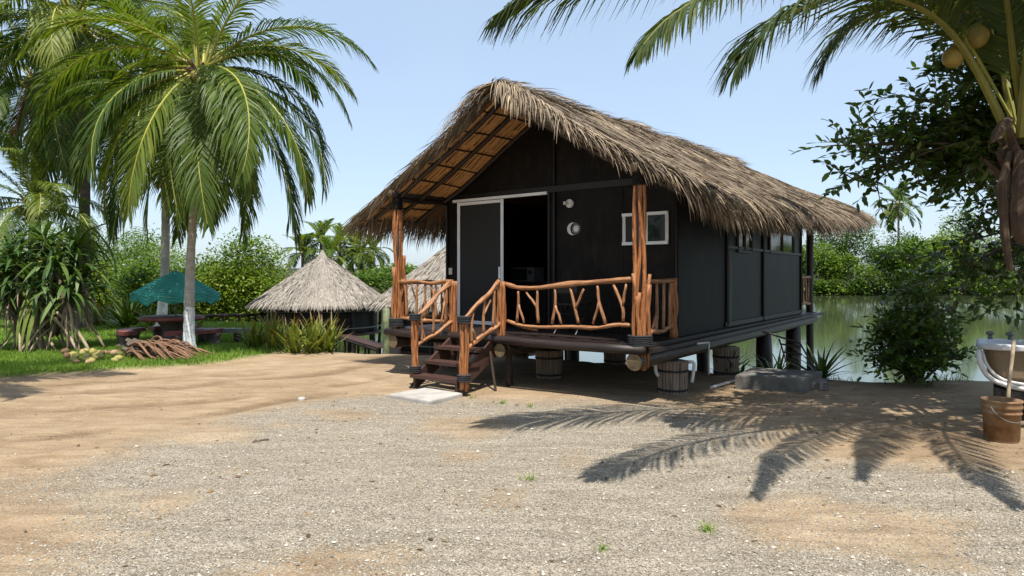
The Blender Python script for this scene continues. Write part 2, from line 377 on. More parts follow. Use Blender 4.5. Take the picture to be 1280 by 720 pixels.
    ad = N(nt, 'ShaderNodeMath', operation='SUBTRACT'); L(ag.outputs['Fac'], ad.inputs[0]); L(thr.outputs[0], ad.inputs[1])
    mfac = ramp(nt, [(.30, (0, 0, 0)), (.50, (1, 1, 1))]); L(ad.outputs[0], mfac.inputs[0])
    mx = N(nt, 'ShaderNodeMix', data_type='RGBA'); L(mfac.outputs[0], mx.inputs['Factor']); L(mu2.outputs['Result'], mx.inputs['A']); L(mg2.outputs['Result'], mx.inputs['B'])
    # lawn soil
    l1 = ramp(nt, [(.3, (.06, .10, .016)), (.6, (.11, .17, .03)), (.8, (.16, .19, .055))]); L(mid.outputs['Fac'], l1.inputs[0])
    mx2 = N(nt, 'ShaderNodeMix', data_type='RGBA'); L(al.outputs['Fac'], mx2.inputs['Factor']); L(mx.outputs['Result'], mx2.inputs['A']); L(l1.outputs[0], mx2.inputs['B'])
    am_ = N(nt, 'ShaderNodeAttribute', attribute_name='mud'); mx3 = N(nt, 'ShaderNodeMix', data_type='RGBA'); L(am_.outputs['Fac'], mx3.inputs['Factor']); L(mx2.outputs['Result'], mx3.inputs['A']); mx3.inputs['B'].default_value = (.030, .034, .012, 1)
    p = N(nt, 'ShaderNodeBsdfPrincipled', Roughness=.95); p.inputs['Specular IOR Level'].default_value = .15
    L(mx3.outputs['Result'], p.inputs['Base Color'])
    inv = N(nt, 'ShaderNodeMath', operation='MULTIPLY_ADD'); L(vo.outputs['Distance'], inv.inputs[0]); inv.inputs[1].default_value = -1.4; inv.inputs[2].default_value = 1
    hm = N(nt, 'ShaderNodeMix', data_type='FLOAT'); L(mfac.outputs[0], hm.inputs['Factor']); L(fine.outputs['Fac'], hm.inputs['A']); L(inv.outputs[0], hm.inputs['B'])
    b = N(nt, 'ShaderNodeBump', Strength=.6, Distance=.012); L(hm.outputs['Result'], b.inputs['Height'])
    b2 = N(nt, 'ShaderNodeBump', Strength=.8, Distance=.07); L(mid.outputs['Fac'], b2.inputs['Height']); L(b.outputs[0], b2.inputs['Normal']); L(b2.outputs[0], p.inputs['Normal'])
    L(p.outputs[0], out.inputs[0]); return m
gme.materials.append(mat_ground())
go = bpy.data.objects.new('ground', gme); C.objects.link(go); go['kind'] = 'structure'

def mat_water():
    m, nt, out = new_mat('lagoon_water'); L = nt.links.new
    geo = N(nt, 'ShaderNodeNewGeometry'); mp = N(nt, 'ShaderNodeMapping'); mp.inputs['Scale'].default_value = (1, .35, 1); L(geo.outputs['Position'], mp.inputs['Vector'])
    n = N(nt, 'ShaderNodeTexNoise', Scale=1.6, Detail=3); L(mp.outputs[0], n.inputs['Vector'])
    b = N(nt, 'ShaderNodeBump', Strength=.06, Distance=.05); L(n.outputs['Fac'], b.inputs['Height'])
    p = N(nt, 'ShaderNodeBsdfPrincipled', Roughness=.06); p.inputs['Base Color'].default_value = (.055, .068, .034, 1); p.inputs['IOR'].default_value = 1.4; p.inputs['Specular IOR Level'].default_value = .8
    L(b.outputs[0], p.inputs['Normal']); L(p.outputs[0], out.inputs[0]); return m
w = MB(); w.poly([(-500, 8, WATER_Z), (500, 8, WATER_Z), (500, 700, WATER_Z), (-500, 700, WATER_Z)])
solo('water', w, mat_water(), (0, 0, 0), kind='structure')

# loose stones lying on the gravel
sm = MB(); k = 0
OCT = [(1, 0, 0), (-1, 0, 0), (0, 1, 0), (0, -1, 0), (0, 0, 1), (0, 0, -1)]
OF = [(0, 2, 4), (2, 1, 4), (1, 3, 4), (3, 0, 4), (2, 0, 5), (1, 2, 5), (3, 1, 5), (0, 3, 5)]
while k < 22000:
    y = 3.2 + 5.6 * random.random() ** 1.5; x = rnd(-.82 * y, .82 * y)
    if random.random() > gravel_amt(x, y) * .97 + .06: continue
    k += 1; r = rnd(.003, .0075) * (rnd(1.5, 2.6) if random.random() < .07 else 1); z = ground_z(x, y) + r * .35; a = rnd(0, 6); ca, sa = math.cos(a), math.sin(a); i = len(sm.v); u = random.random()
    sxr, syr, szr = r * rnd(.7, 1.4), r * rnd(.7, 1.2), r * rnd(.6, .9)
    for (px, py, pz) in OCT:
        jx, jy = px * sxr * rnd(.7, 1.2), py * syr * rnd(.7, 1.2); sm.v.append((x + jx * ca - jy * sa, y + jx * sa + jy * ca, z + pz * szr))
    for f in OF: sm.f.append(tuple(i + q for q in f)); sm.uv.append([(u, .5)] * 3); sm.m.append(0)
M['stones'] = mat_leaf('gravel_stone', [(0, (.15, .13, .105)), (.3, (.28, .25, .20)), (.7, (.38, .345, .285)), (1, (.52, .485, .42))], rough=.9, trans=0.0, spec=.2, objvar=0)
solo('gravel', sm, M['stones'], (0, 0, 0), kind='stuff')

# grass on the lawn
gm_ = MB(); k = 0
while k < 60000:
    y = 9.4 + 14 * random.random() ** 1.6; x = rnd(-.86 * y, -4.6)
    if random.random() > lawn_amt(x, y): continue
    if y > near_y(x) - .1: continue
    k += 1; h = rnd(.04, .10) * (1 + .4 * noise.noise(V3(x * 2, y * 2, 5))); z = ground_z(x, y) - .01; a = rnd(0, 2 * PI); lx, ly = rnd(-.04, .04), rnd(-.04, .04); wd = rnd(.005, .010) * (y / 11)
    sx_, sy_ = math.cos(a) * wd, math.sin(a) * wd; i = len(gm_.v); u = min(1, max(0, .5 + .35 * noise.noise(V3(x * 1.2, y * 1.2, 8)) + rnd(-.3, .3)))
    gm_.v += [(x - sx_, y - sy_, z), (x + sx_, y + sy_, z), (x + lx, y + ly, z + h)]; gm_.f.append((i, i + 1, i + 2)); gm_.uv.append([(u, 0), (u, 0), (u, 1)]); gm_.m.append(0)
M['grass'] = mat_leaf('grass_blades', [(0, (.07, .13, .014)), (.5, (.16, .27, .03)), (.85, (.25, .34, .055)), (1, (.33, .32, .11))], rough=.5, trans=.35, objvar=0)
solo('grass', gm_, M['grass'], (0, 0, 0), kind='stuff')
# ------------------------------------------------------------------ the thatched cabin on stilts
R0 = V3(1.631, 8.28, 0); U = V3(-.7993, .6010, 0); V = V3(.6006, .7995, 0); Z = V3(0, 0, 1)
def P(a, b, z): return R0 + U * a + V * b + Z * z
def D(a, b, z): return U * a + V * b + Z * z
AX = (U, V, Z)
def hit_b(px, py, b):
    """where a line of sight meets the vertical plane at depth b of the cabin: (a, z)"""
    d = V3((px - 640) / FOC, 1, (345 - py) / FOC); y = (b + R0.dot(V)) / d.dot(V); p = d * y
    return (p - R0).dot(U), EYE + p.z
def hit_a(px, py, a):
    d = V3((px - 640) / FOC, 1, (345 - py) / FOC); y = (a + R0.dot(U)) / d.dot(U); p = d * y
    return (p - R0).dot(V), EYE + p.z
FZ = .78; AM = 2.23; WB = 1.239; WW = 4.50; BB = 8.36; SL = .564; BEND = 10.35; AE = 3.16
def roof_z(a, b):
    s = abs(a - AM); return 4.50 - SL * s + .03 * b - .05 * math.sin(PI * s / AE) + .05 * noise.noise(V3(a * .9, b * .9, 2)) + .20 * sstep(5.0, 10.0, b) * min(1, s / 2.6)
cab = thing('thatched_cabin', P(AM, 4.5, 0), 'black wooden cabin on stilts with a shaggy palm thatch roof and log railings', 'cabin')

def prism(mb, poly, b0, b1, mi=0):
    """polygon of (a, z) extruded from depth b0 to b1"""
    n = len(poly); f = [P(a, b0, z) for a, z in poly]; k = [P(a, b1, z) for a, z in poly]
    mb.poly(f, [(a, z) for a, z in poly], mi); mb.poly(list(reversed(k)), [(a, z) for a, z in reversed(poly)], mi)
    for i in range(n):
        j = (i + 1) % n; mb.poly([f[j], f[i], k[i], k[j]], [(0, 0), (1, 0), (1, .1), (0, .1)], mi)
def bar(mb, p0, p1, w, h, mi=0):
    """rectangular bar between two points, h measured upwards-ish"""
    p0, p1 = Vector(p0), Vector(p1); d = (p1 - p0); l = d.length; t = d.normalized()
    s = t.cross(Z); s = s.normalized() if s.length > .05 else V3(1, 0, 0); u = s.cross(t)
    mb.box((p0 + p1) / 2, (l, w, h), (t, s, u), mi)

# --- walls
dL = hit_b(574, 300, WB)[0]; dR = hit_b(685, 300, WB)[0]; dT = 3.00
print('door', dL, dR, hit_b(600, 257, WB), hit_b(660, 248, WB), hit_b(690, 238, WB))
top = lambda a, b: roof_z(a, b) - .20
m = MB()
prism(m, [(dL, FZ), (WW, FZ), (WW, top(WW, WB)), (dL, top(dL, WB))], WB, WB + .06)
prism(m, [(dR, dT), (dL, dT), (dL, top(dL, WB)), (AM, top(AM, WB)), (dR, top(dR, WB))] if dR < AM else [(dR, dT), (dL, dT), (dL, top(dL, WB)), (dR, top(dR, WB))], WB, WB + .06)
rp = [(0, FZ), (dR, FZ), (dR, top(dR, WB))]
if dR > AM: rp.append((AM, top(AM, WB)))
rp.append((0, top(0, WB)))
prism(m, rp, WB, WB + .06)
part('front_wall', m, M['black_paint'], cab)
m = MB(); wt = 2.86
def side_panel(mb, b0, b1, a0, a1, mi=0):
    pts = [P(a0, b0, FZ), P(a0, b1, FZ), P(a0, b1, top(0, b1) - .04), P(a0, b0, top(0, b0) - .04)]; q = [p + U * (a1 - a0) for p in pts]
    mb.poly(pts, None, mi); mb.poly(list(reversed(q)), None, mi)
    for i in range(4):
        j = (i + 1) % 4; mb.poly([pts[j], pts[i], q[i], q[j]], None, mi)
bs = [WB + .062] + [hit_a(px, 380, 0)[0] for px in (908, 953)] + [BB]
for i, (mt) in enumerate(('black_paint', 'black_green_reflection', 'black_green_reflection')):
    m = MB(); side_panel(m, bs[i] + .003, bs[i + 1] - .003, 0.0, .05)
    part('side_wall', m, M[mt], cab, label=None if i == 0 else 'black side panel with green reflection in its colour')
m = MB(); side_panel(m, WB + .062, BB, WW - .05, WW); part('far_side_wall', m, M['black_paint'], cab)
m = MB(); prism(m, [(.052, FZ), (WW - .052, FZ), (WW - .052, top(WW, BB)), (AM, top(AM, BB)), (.052, top(0, BB))], BB - .06, BB); part('back_wall', m, M['black_paint'], cab)
# trim on the facade
m = MB(); e = WB - .012
bar(m, P(.02, e, 3.06), P(WW - .02, e, 3.06), .024, .10)
bar(m, P(dR - .12, e - .004, FZ), P(dR - .12, e - .004, 3.0), .03, .085); 
bar(m, P(dR - .12, e - .004, 3.115), P(dR - .12, e - .004, top(dR - .12, WB) - .02), .03, .07)
bar(m, P(dR - .02, e - .002, FZ), P(dR - .02, e - .002, dT), .03, .05)
a78 = hit_b(778, 330, WB)[0]; bar(m, P(a78, e + .008, FZ), P(a78, e + .008, 3.0), .01, .018)
bar(m, P(.035, e - .002, FZ), P(.035, e - .002, 3.0), .028, .07); bar(m, P(WW - .035, e - .002, FZ), P(WW - .035, e - .002, 3.0), .028, .07)
for s in (-1, 1):
    a0, a1 = AM + s * .05, AM + s * 2.2
    bar(m, P(a0, e - .003, top(a0, WB) - .05), P(a1, e - .003, top(a1, WB) - .05), .026, .09)
part('wall_trim', m, M['trim'], cab)
m = MB()
for b_ in bs[1:3] + [BB - .04]: bar(m, P(-.014, b_, FZ + .01), P(-.014, b_, 2.95), .03, .06)
bar(m, P(-.016, bs[1] - .1, FZ + .06), P(-.016, BB, FZ + .06), .026, .07); bar(m, P(-.016, bs[1], 2.14), P(-.016, BB, 2.14), .026, .05)
part('side_trim', m, M['trim'], cab)
m = MB(); bb_ = hit_a(909, 380, 0)[0] + .06
m.tube([P(-.035, bb_, FZ + .05), P(-.035, bb_, 1.95)], .012, 6); part('conduit', m, M['grey_metal'], cab)
# side windows
for (x0, x1, y0, y1) in ((921, 938, 296, 314), (961, 991, 292, 315)):
    b0, z0 = hit_a(x0, y1, 0); b1, _ = hit_a(x1, y1, 0); z1 = z0 + .42; f = MB()
    for (p, q) in (((b0, z0), (b1, z0)), ((b0, z1), (b1, z1)), ((b0, z0 + .02), (b0, z1 - .02)), ((b1, z0 + .02), (b1, z1 - .02)), (((b0 + b1) / 2, z0 + .02), ((b0 + b1) / 2, z1 - .02))):
        bar(f, P(-.018, p[0], p[1]), P(-.018, q[0], q[1]), .036, .035)
    wo = part('side_window', f, M['dark_wood'], cab); g = MB(); g.box(P(-.006, (b0 + b1) / 2, (z0 + z1) / 2), (.01, b1 - b0 - .02, z1 - z0 - .02), AX); part('pane', g, M['glass'], wo)
# --- window with white frame
a0, z1 = hit_b(779, 269, WB); a1, z0 = hit_b(836, 303, WB); z1 = hit_b(808, 267.5, WB)[1]; z0 = hit_b(808, 304, WB)[1]; am = (a0 + a1) / 2 - .02; f = MB(); wf = .045; eb = WB - .022
bar(f, P(a0, eb, z1), P(a1, eb, z1), .044, wf); bar(f, P(a0, eb, z0), P(a1, eb, z0), .044, wf)
for aa in (a0 - wf / 2, a1 + wf / 2, am): bar(f, P(aa, eb + .002, z0 + wf / 2), P(aa, eb + .002, z1 - wf / 2), .04, wf)
wo = part('window', f, M['white_metal'], cab); g = MB()
g.box(P((a0 + am) / 2, WB - .012, (z0 + z1) / 2), (abs(a0 - am) - wf, .016, z1 - z0 - wf), AX); part('pane', g, M['mesh_door'], wo)
g = MB(); g.box(P((a1 + am) / 2, WB - .010, (z0 + z1) / 2), (abs(a1 - am) - wf, .012, z1 - z0 - wf), AX); part('pane', g, M['glass'], wo)
# --- sliding door
s0, s1 = hit_b(575, 300, WB)[0], hit_b(629, 300, WB)[0]; f = MB(); eb = WB - .035; wf = .06
for aa in (s0, s1): bar(f, P(aa, eb, FZ + .02), P(aa, eb, dT - .03), .05, wf)
bar(f, P(s0 - wf / 2, eb, dT - .06), P(s1 + wf / 2, eb, dT - .06), .046, .05); bar(f, P(s0 - wf / 2, eb, FZ + .05), P(s1 + wf / 2, eb, FZ + .05), .046, .06)
bar(f, P(s0 + .12, eb - .01, dT), P(dR - .01, eb - .01, dT), .05, .045)
do = part('sliding_door', f, M['white_metal'], cab)
g = MB(); g.box(P((s0 + s1) / 2, eb + .012, (FZ + dT) / 2), (abs(s0 - s1) - wf, .012, dT - FZ - .16), AX); part('door_screen', g, M['mesh_door'], do)
hz = hit_b(628, 341, WB)[1]; h = MB(); h.box(P(s1 + .02, eb - .035, hz), (.04, .03, .2), AX); part('handle', h, M['white_metal'], do)
m = MB(); sa, sz = hit_b(563.5, 339, WB); m.box(P(sa, WB - .008, sz), (.075, .014, .12), AX); m.box(P(sa, WB - .018, sz), (.025, .008, .05), AX); part('light_switch', m, M['white_plastic'], cab)
# --- deck and its logs
m = MB(); n = 0; b_ = -.06
while b_ < WB - .15:
    m.box(P(2.23, b_ + .07, FZ - .03), (4.60, .134, .06), AX); b_ += .14
m.box(P(2.23, (b_ + 9.55) / 2, FZ - .032), (4.60, 9.55 - b_ - .01, .058), AX)
part('deck', m, M['dark_wood'], cab)
m = MB(); m.tube(wavy(P(-.12, -.12, .715), P(4.6, -.12, .715), .012, 9), .062, 10); part('deck_log', m, M['dark_wood'], cab, True)
m = MB(); bar(m, P(-.13, -.02, .70), P(-.13, 9.9, .73), .10, .05); part('deck_edge', m, M['dark_wood'], cab)
for aa, r in ((.02, .105), (2.16, .095), (4.42, .1)):
    m = MB(); m.tube(wavy(P(aa, -.14, .565), P(aa, 9.75, .60), .012, 14), [r * (1 + (.06 if i % 3 == 0 else 0)) for i in range(14)], 12, capmi=1)
    part('floor_beam', m, [M['bamboo_log'], M['log_end']], cab)
for bq in (.55, 2.2, 4.5, 6.7):
    m = MB(); m.tube(wavy(P(.14, bq, .63), P(4.3, bq, .63), .01, 6), .05, 8); part('joist', m, M['dark_wood'], cab)
# --- footings clad with sticks
def footing(a, b, ztop=.455, r=.195):
    c = P(a, b, 0); zb = ground_z(c.x, c.y) - .06; m = MB(); h = ztop - zb
    m.lathe((c.x, c.y, zb), [(r * .86, 0), (r * .92, h * .5), (r * .97, h)], 18)
    for q in range(26):
        t = 2 * PI * q / 26 + rnd(-.03, .03); rr = .021 * rnd(.85, 1.15); w_ = r * rnd(.9, .94); w2 = r * rnd(.99, 1.04); cx, cy = math.cos(t), math.sin(t)
        m.tube([(c.x + cx * w_, c.y + cy * w_, zb), (c.x + cx * w2, c.y + cy * w2, ztop - rnd(0, .02))], rr, 5)
    o = part('footing', m, M['stick_clad'], cab)
    for fz in (.08, .62):
        z_ = zb + .06 + (min(h, .5)) * fz + max(0, h - .55); w_ = r * lerp(.92, 1.02, (z_ - zb) / h) + .018; g = MB()
        g.lathe((c.x, c.y, z_), [(w_, 0), (w_ + .012, .004), (w_ + .012, .03), (w_, .034)], 20); part('band', g, M['rope'], o)
    return o
for bq in (1.15, 3.4):
    for aa in (.05, 2.16, 4.42): footing(aa, bq, .455)
for bq in (5.6, 7.9):
    for aa in (.05, 2.16, 4.42):
        c = P(aa, bq, 0); m = MB(); m.tube(wavy((c.x, c.y, ground_z(c.x, c.y) - .2), (c.x, c.y, .50), .015, 7), [.15 * rnd(.9, 1.08) for _ in range(7)], 9, bump=.06); part('stilt', m, M['dark_wood'], cab, True)
# white pipe hoop beside the corner footing
m = MB(); c = P(.05, 1.15, 0); s_ = V3(1, .05, 0)
for sg in (-1, 1): m.tube(smooth_path([c + s_ * (sg * .20) + Z * .44 + V3(0, -.1, 0), c + s_ * (sg * .27) + Z * .43 + V3(0, -.12, 0), c + s_ * (sg * .265) + Z * .3 + V3(0, -.13, 0), c + s_ * (sg * .235) + Z * (.16 if sg > 0 else .25) + V3(0, -.15, 0)], 8), .024, 8)
part('footing_pipe', m, M['white_plastic'], cab, True)
# drain pipe
m = MB(); bq, zq = hit_a(872, 420, -.2); p0 = P(-.2, bq, .68); p1 = P(-.2, bq + .45, .66)
m.tube([p0, p1, p1 + V3(0, 0, -.48)], .016, 6); part('drain_pipe', m, M['white_plastic'], cab, True)

# --- posts made of bundled peeled logs
def bundle(c0, c1, n, R_, r0, r1, amp=.015):
    m = MB()
    for q in range(n):
        t = 2 * PI * q / n + rnd(-.2, .2); k = R_ * rnd(.75, 1.05); o = V3(math.cos(t) * k, math.sin(t) * k, 0); r = rnd(r0, r1)
        pts = wavy(Vector(c0) + o + Z * rnd(-.04, .04), Vector(c1) + o * .85, amp, 12); m.tube(pts, [r * rnd(.82, 1.1) for _ in pts], 7, bump=.06)
    m.tube([c0, c1], R_ * .72, 8, mi=1); return m  # core coloured black to paint shadow gaps between the logs
def ring(c, r, h, n=14):
    m = MB(); k = max(3, int(h / .022))
    for i in range(k):
        z = h * (i + .5) / k; pr = [(r, z - .011), (r + .012, z), (r, z + .011)]; m.lathe(c, pr, n)
    return m
def post(a, b, zb, zt, wrap_t, wrap_b, rad, extra):
    c0, c1 = P(a, b, zb), P(a, b, zt); m = bundle(c0, c1, 9, rad, .016, .030, .022)
    for q in range(extra):
        t = rnd(0, 2 * PI); k = rad + .035; o = V3(math.cos(t) * k, math.sin(t) * k, 0)
        z0 = wrap_b - .28; z1 = wrap_b + rnd(.35, 1.0)
        pts = wavy(P(a, b, z0) + o * .9, P(a, b, z1) + o * rnd(.9, 1.35), .02, 8); r = rnd(.016, .028); m.tube(pts, [r * rnd(.85, 1.1) for _ in pts], 6, bump=.05)
    o = part('post', m, [M['log'], M['trim']], cab, True)
    part('post_wrap', ring(P(a, b, wrap_t), rad + .022, zt - wrap_t), M['trim'], o); part('post_wrap', ring(P(a, b, wrap_b), rad + .082, .14), M['rope'], o)
    return o
post(0, 0, .47, 3.03, 2.80, .76, .068, 9)
post(4.455, 0, .46, 3.03, 2.76, .80, .058, 7)
def stub(a, b, z0, z1, n=6, rad=.045, wrap=None):
    o = part('rail_post', bundle(P(a, b, z0), P(a, b, z1), n + 1, rad, .017, .026, .010), [M['log'], M['trim']], cab, True)
    for wz in (wrap or []): part('post_wrap', ring(P(a, b, wz), rad + .038, .10), M['rope'], o)
    return o
stub(2.22, -.03, .50, 1.57, 6, .05); stub(3.17, -.03, .62, 1.57, 6, .048)
stub(2.22, -.86, .10, 1.08, 6, .05, [.20, 1.0]); stub(3.17, -.86, .20, 1.06, 5, .042, [.24, 1.0])
stub(4.455, .14, 1.0, 2.0, 4, .03)
stub(0.0, 1.06, .74, 1.62, 4, .036)
for aa in (0.04, 4.43):
    m = MB(); m.tube(wavy(P(aa, 9.45, -1.9), P(aa, 9.45, 3.1), .02, 10), .085, 9); part('rear_post', m, M['dark_wood'], cab, True)

# --- railings
def twig(p0, p1, r=.024, amp=.012, n=7):
    m = MB(); pts = wavy(p0, p1, amp, n); m.tube(pts, [r * rnd(.85, 1.12) for _ in pts], 6, bump=.05); return m
def fork(parent, pb, pt, pk, pe, r=.022):
    """a forked branch: main stick pb-pk-pt, a second arm from the knot pk to pe"""
    m = MB()
    def seg(a, b, r0, r1):
        pts = wavy(a, b, .006, 5); m.tube(pts, [lerp(r0, r1, i / 4) for i in range(5)], 6, bump=.05)
    pb, pt, pk = Vector(pb), Vector(pt), Vector(pk)
    pts = smooth_path([pb, pk, pt], 7); m.tube(pts, [lerp(r, r * .85, i / 7) * rnd(.9, 1.1) for i in range(8)], 6, bump=.05)
    if pe is not None: seg(pk, Vector(pe), r * .9, r * .7)
    part('baluster', m, M['log_pale'], parent, True)
def railing(p0, p1, zt0, zt1, zb0, zb1, nb, skip=False, r=.032):
    p0, p1 = Vector(p0), Vector(p1); o = bpy.data.objects.new('railing', None); C.objects.link(o); o.parent = cab
    for nm, (za, zb) in (('top_rail', (zt0, zt1)), ('bottom_rail', (zb0, zb1))):
        m = MB()
        for q in range(2):
            o_ = V3(rnd(-.015, .015), rnd(-.015, .015), rnd(-.018, .018)); a = p0 + Z * za + o_; b = p1 + Z * zb - o_; pts = wavy(a, b, .016, 9); m.tube(pts, [r * rnd(.8, 1.1) * (1 if q == 0 else .75) for _ in pts], 7, bump=.11)
        part(nm, m, M['log_pale'], o, True)
    d = p1 - p0
    for i in range(nb):
        x = (i + .6 + rnd(-.12, .12)) / (nb + .2); zt = lerp(zt0, zt1, x) - .02; zb = lerp(zb0, zb1, x) + .01; w = .35 / max(.5, d.length) * rnd(.2, .5) * random.choice((-1, 1)); km = rnd(.35, .7)
        pb = p0 + d * x + Z * zb; pt = p0 + d * (x + rnd(-.04, .04) / d.length) + Z * zt; pk = pb.lerp(pt, km) + d.normalized() * rnd(-.02, .02)
        pe = (p0 + d * (x + w) + Z * (zt if random.random() < .5 else zb)) if random.random() < .75 else None
        fork(o, pb, pt, pk, pe)
    return o
# front railing right of the stairs, its forked sticks placed one by one
ro = bpy.data.objects.new('railing', None); C.objects.link(ro); ro.parent = cab; m = MB()
def fr(px, py, b=0.0):
    a, z = hit_b(px, py, b); return P(a, b, z)
m.tube(smooth_path([fr(632, 355), fr(648, 359.5), fr(668, 360), fr(690, 358), fr(714, 355.5), fr(740, 353), fr(770, 350), fr(792, 348.5)], 16), [.030 * rnd(.9, 1.25) for _ in range(17)], 8, bump=.06)
m.tube(smooth_path([fr(634, 355, .03), fr(656, 361, .03), fr(690, 357, .03), fr(714, 353, .03), fr(750, 353, .03), fr(797, 350, .03)], 14), .025, 7, bump=.06)
part('top_rail', m, M['log_pale'], ro, True); m = MB()
m.tube(smooth_path([fr(634, 401), fr(652, 407), fr(680, 409), fr(715, 408.5), fr(745, 410), fr(770, 406), fr(791, 407)], 16), [.026 * rnd(.85, 1.15) for _ in range(17)], 8, bump=.06)
m.tube(smooth_path([fr(634, 402, .03), fr(655, 409.5, .03), fr(672, 412.5, .03)], 8), .018, 6)
part('bottom_rail', m, M['log_pale'], ro, True)
for pb, pk, pt, pe in (((646, 403), (648, 380), (648, 364), (655, 404)), ((673, 404), (671.5, 385), (672, 363), (658, 365)), ((690, 405), (694, 382), (694, 361), (702, 405)),
                       ((723, 404), (719, 386), (713, 360), (730, 361)), ((757, 405), (749, 378), (747, 357), (741, 405)), ((779, 402), (778, 383), (767, 356), (783, 355))):
    fork(ro, fr(*pb), fr(*pt), fr(*pk), fr(*pe), .023)
railing(P(3.2, 0, 0), P(4.40, 0, 0), 1.56, 1.54, .93, .93, 5)
railing(P(4.455, .1, 0), P(4.455, WB - .02, 0), 1.54, 1.54, .93, .93, 5)
railing(P(0, .08, 0), P(0, 1.08, 0), 1.57, 1.60, .90, .92, 4)
railing(P(.0, BB + .05, 0), P(.03, 9.40, 0), 1.62, 1.62, 1.0, 1.0, 3)
railing(P(2.22, -.86, 0), P(2.22, -.06, 0), 1.06, 1.56, .62, .96, 3)
railing(P(3.17, -.86, 0), P(3.17, -.06, 0), 1.04, 1.56, .60, .94, 3)
# --- stairs
m = MB()
for aa in (2.29, 3.10):
    pts = [P(aa, -.92, .03), P(aa, -.86, .03), P(aa, -.05, .46), P(aa, -.05, .74), P(aa, -.10, .74), P(aa, -.92, .20)]; q = [p + U * .045 for p in pts]
    m.poly(pts, [(p.z, p.x) for p in pts]); m.poly(list(reversed(q)), [(p.z, p.x) for p in reversed(q)])
    for i in range(6):
        j = (i + 1) % 6; m.poly([pts[j], pts[i], q[i], q[j]], [(0, 0), (0, .3), (.05, .3), (.05, 0)])
so = part('stairs', m, M['stair_wood'], cab)
for k, (b_, z_) in enumerate(((-.84, .20), (-.58, .38), (-.32, .57))):
    m = MB(); m.box(P(2.72, b_, z_), (.90, .25, .045), AX); part('tread', m, M['stair_wood'], so)
m = MB()
for aa in (2.25, 3.12): m.tube([P(aa, -.25, .55), P(aa - .18 if aa < 3 else aa + .12, -.35 if aa < 3 else -.9, .02)], .02, 6)
part('stair_prop', m, M['bamboo_log'], so)
m = MB()
for aa in (3.17, 2.22):
    for b_ in (.05,): m.tube(wavy(P(aa, b_ + .12, .0), P(aa, b_ + .1, .64), .01, 4), .05, 8)
part('deck_prop', m, M['dark_wood'], cab)

# --- roof frame
for aa in (0.0, 4.455):
    m = MB(); m.tube(wavy(P(aa, -.18, 3.07 - .05), P(aa, 9.9, 3.35 - .05), .012, 12), .062, 10, capmi=1); part('roof_plate', m, [M['dark_wood'], M['log_end']], cab, True)
    m = MB(); m.tube(wavy(P(aa, 0, 2.94), P(aa, WB, 2.98), .008, 5), .045, 8); part('tie_beam', m, M['dark_wood'], cab, True)
m = MB(); m.tube(wavy(P(AM, -.12, roof_z(AM, 0) - .27), P(AM, 10.0, roof_z(AM, 10) - .27), .01, 10), .05, 8); part('ridge_pole', m, M['dark_wood'], cab, True)
under = lambda a, b: roof_z(a, b) - .17
for sg in (-1, 1):
    for b_ in (.02, .52, 1.12):
        m = MB(); pts = [P(AM + sg * s, b_, under(AM + sg * s, b_) - .085) for s in np.linspace(.05, AE - .12, 8)]; m.tube(pts, .038, 8); part('rafter', m, M['dark_wood'], cab, True)
    for s in np.linspace(.28, AE - .2, 8):
        a = AM + sg * s; m = MB(); m.tube([P(a, -.08, under(a, 0) - .035), P(a, .6, under(a, .6) - .035), P(a, WB - .02, under(a, 1.2) - .035)], .014, 6); part('batten', m, M['dark_wood'], cab)
    m = MB()
    for row in range(7):
        s0 = .06 + row * .44
        for k in range(64):
            b_ = -.06 + (WB + .02) * k / 64 + rnd(-.012, .012); s1 = s0 + .5 + rnd(-.05, .08); sl = rnd(-.07, .07) + .03; pts = []
            for t in (0, .33, .66, 1):
                s = min(AE - .06, lerp(s0, s1, t)); a = AM + sg * s; bb = b_ + sl * t + .012 * math.sin(5 * t + k); pts.append(P(a, bb, under(a, bb) - .012 - rnd(0, .012)))
            m.tube(pts, rnd(.006, .010), 4, cap=False)
    part('reed_lining', m, M['bamboo_lining'], cab)

# --- thatch: a solid bed under thousands of palm strips
def on_roof(sg, s, b, off=0): a = AM + sg * s; return P(a, b, roof_z(a, b) + off)
m = MB(); ns, nb = 12, 40
BF = -.10
for sg in (-1, 1):
    G = [[(on_roof(sg, AE * i / ns, lerp(BF, BEND, j / nb), -.03 - .03 * (i / ns)), on_roof(sg, AE * i / ns, lerp(BF, BEND, j / nb), -.165)) for j in range(nb + 1)] for i in range(ns + 1)]
    for i in range(ns):
        for j in range(nb):
            q = [G[i][j], G[i + 1][j], G[i + 1][j + 1], G[i][j + 1]]
            if sg > 0: q.reverse()
            m.poly([p[0] for p in q]); m.poly([p[1] for p in reversed(q)], None, 1)
    for j in range(nb): m.poly([G[ns][j][0], G[ns][j][1], G[ns][j + 1][1], G[ns][j + 1][0]])
    for j in (0, nb):
        for i in range(ns): m.poly([G[i][j][0], G[i][j][1], G[i + 1][j][1], G[i + 1][j][0]])
tb = part('thatch_roof', m, [M['thatch_base'], M['lining_sheet']], cab)
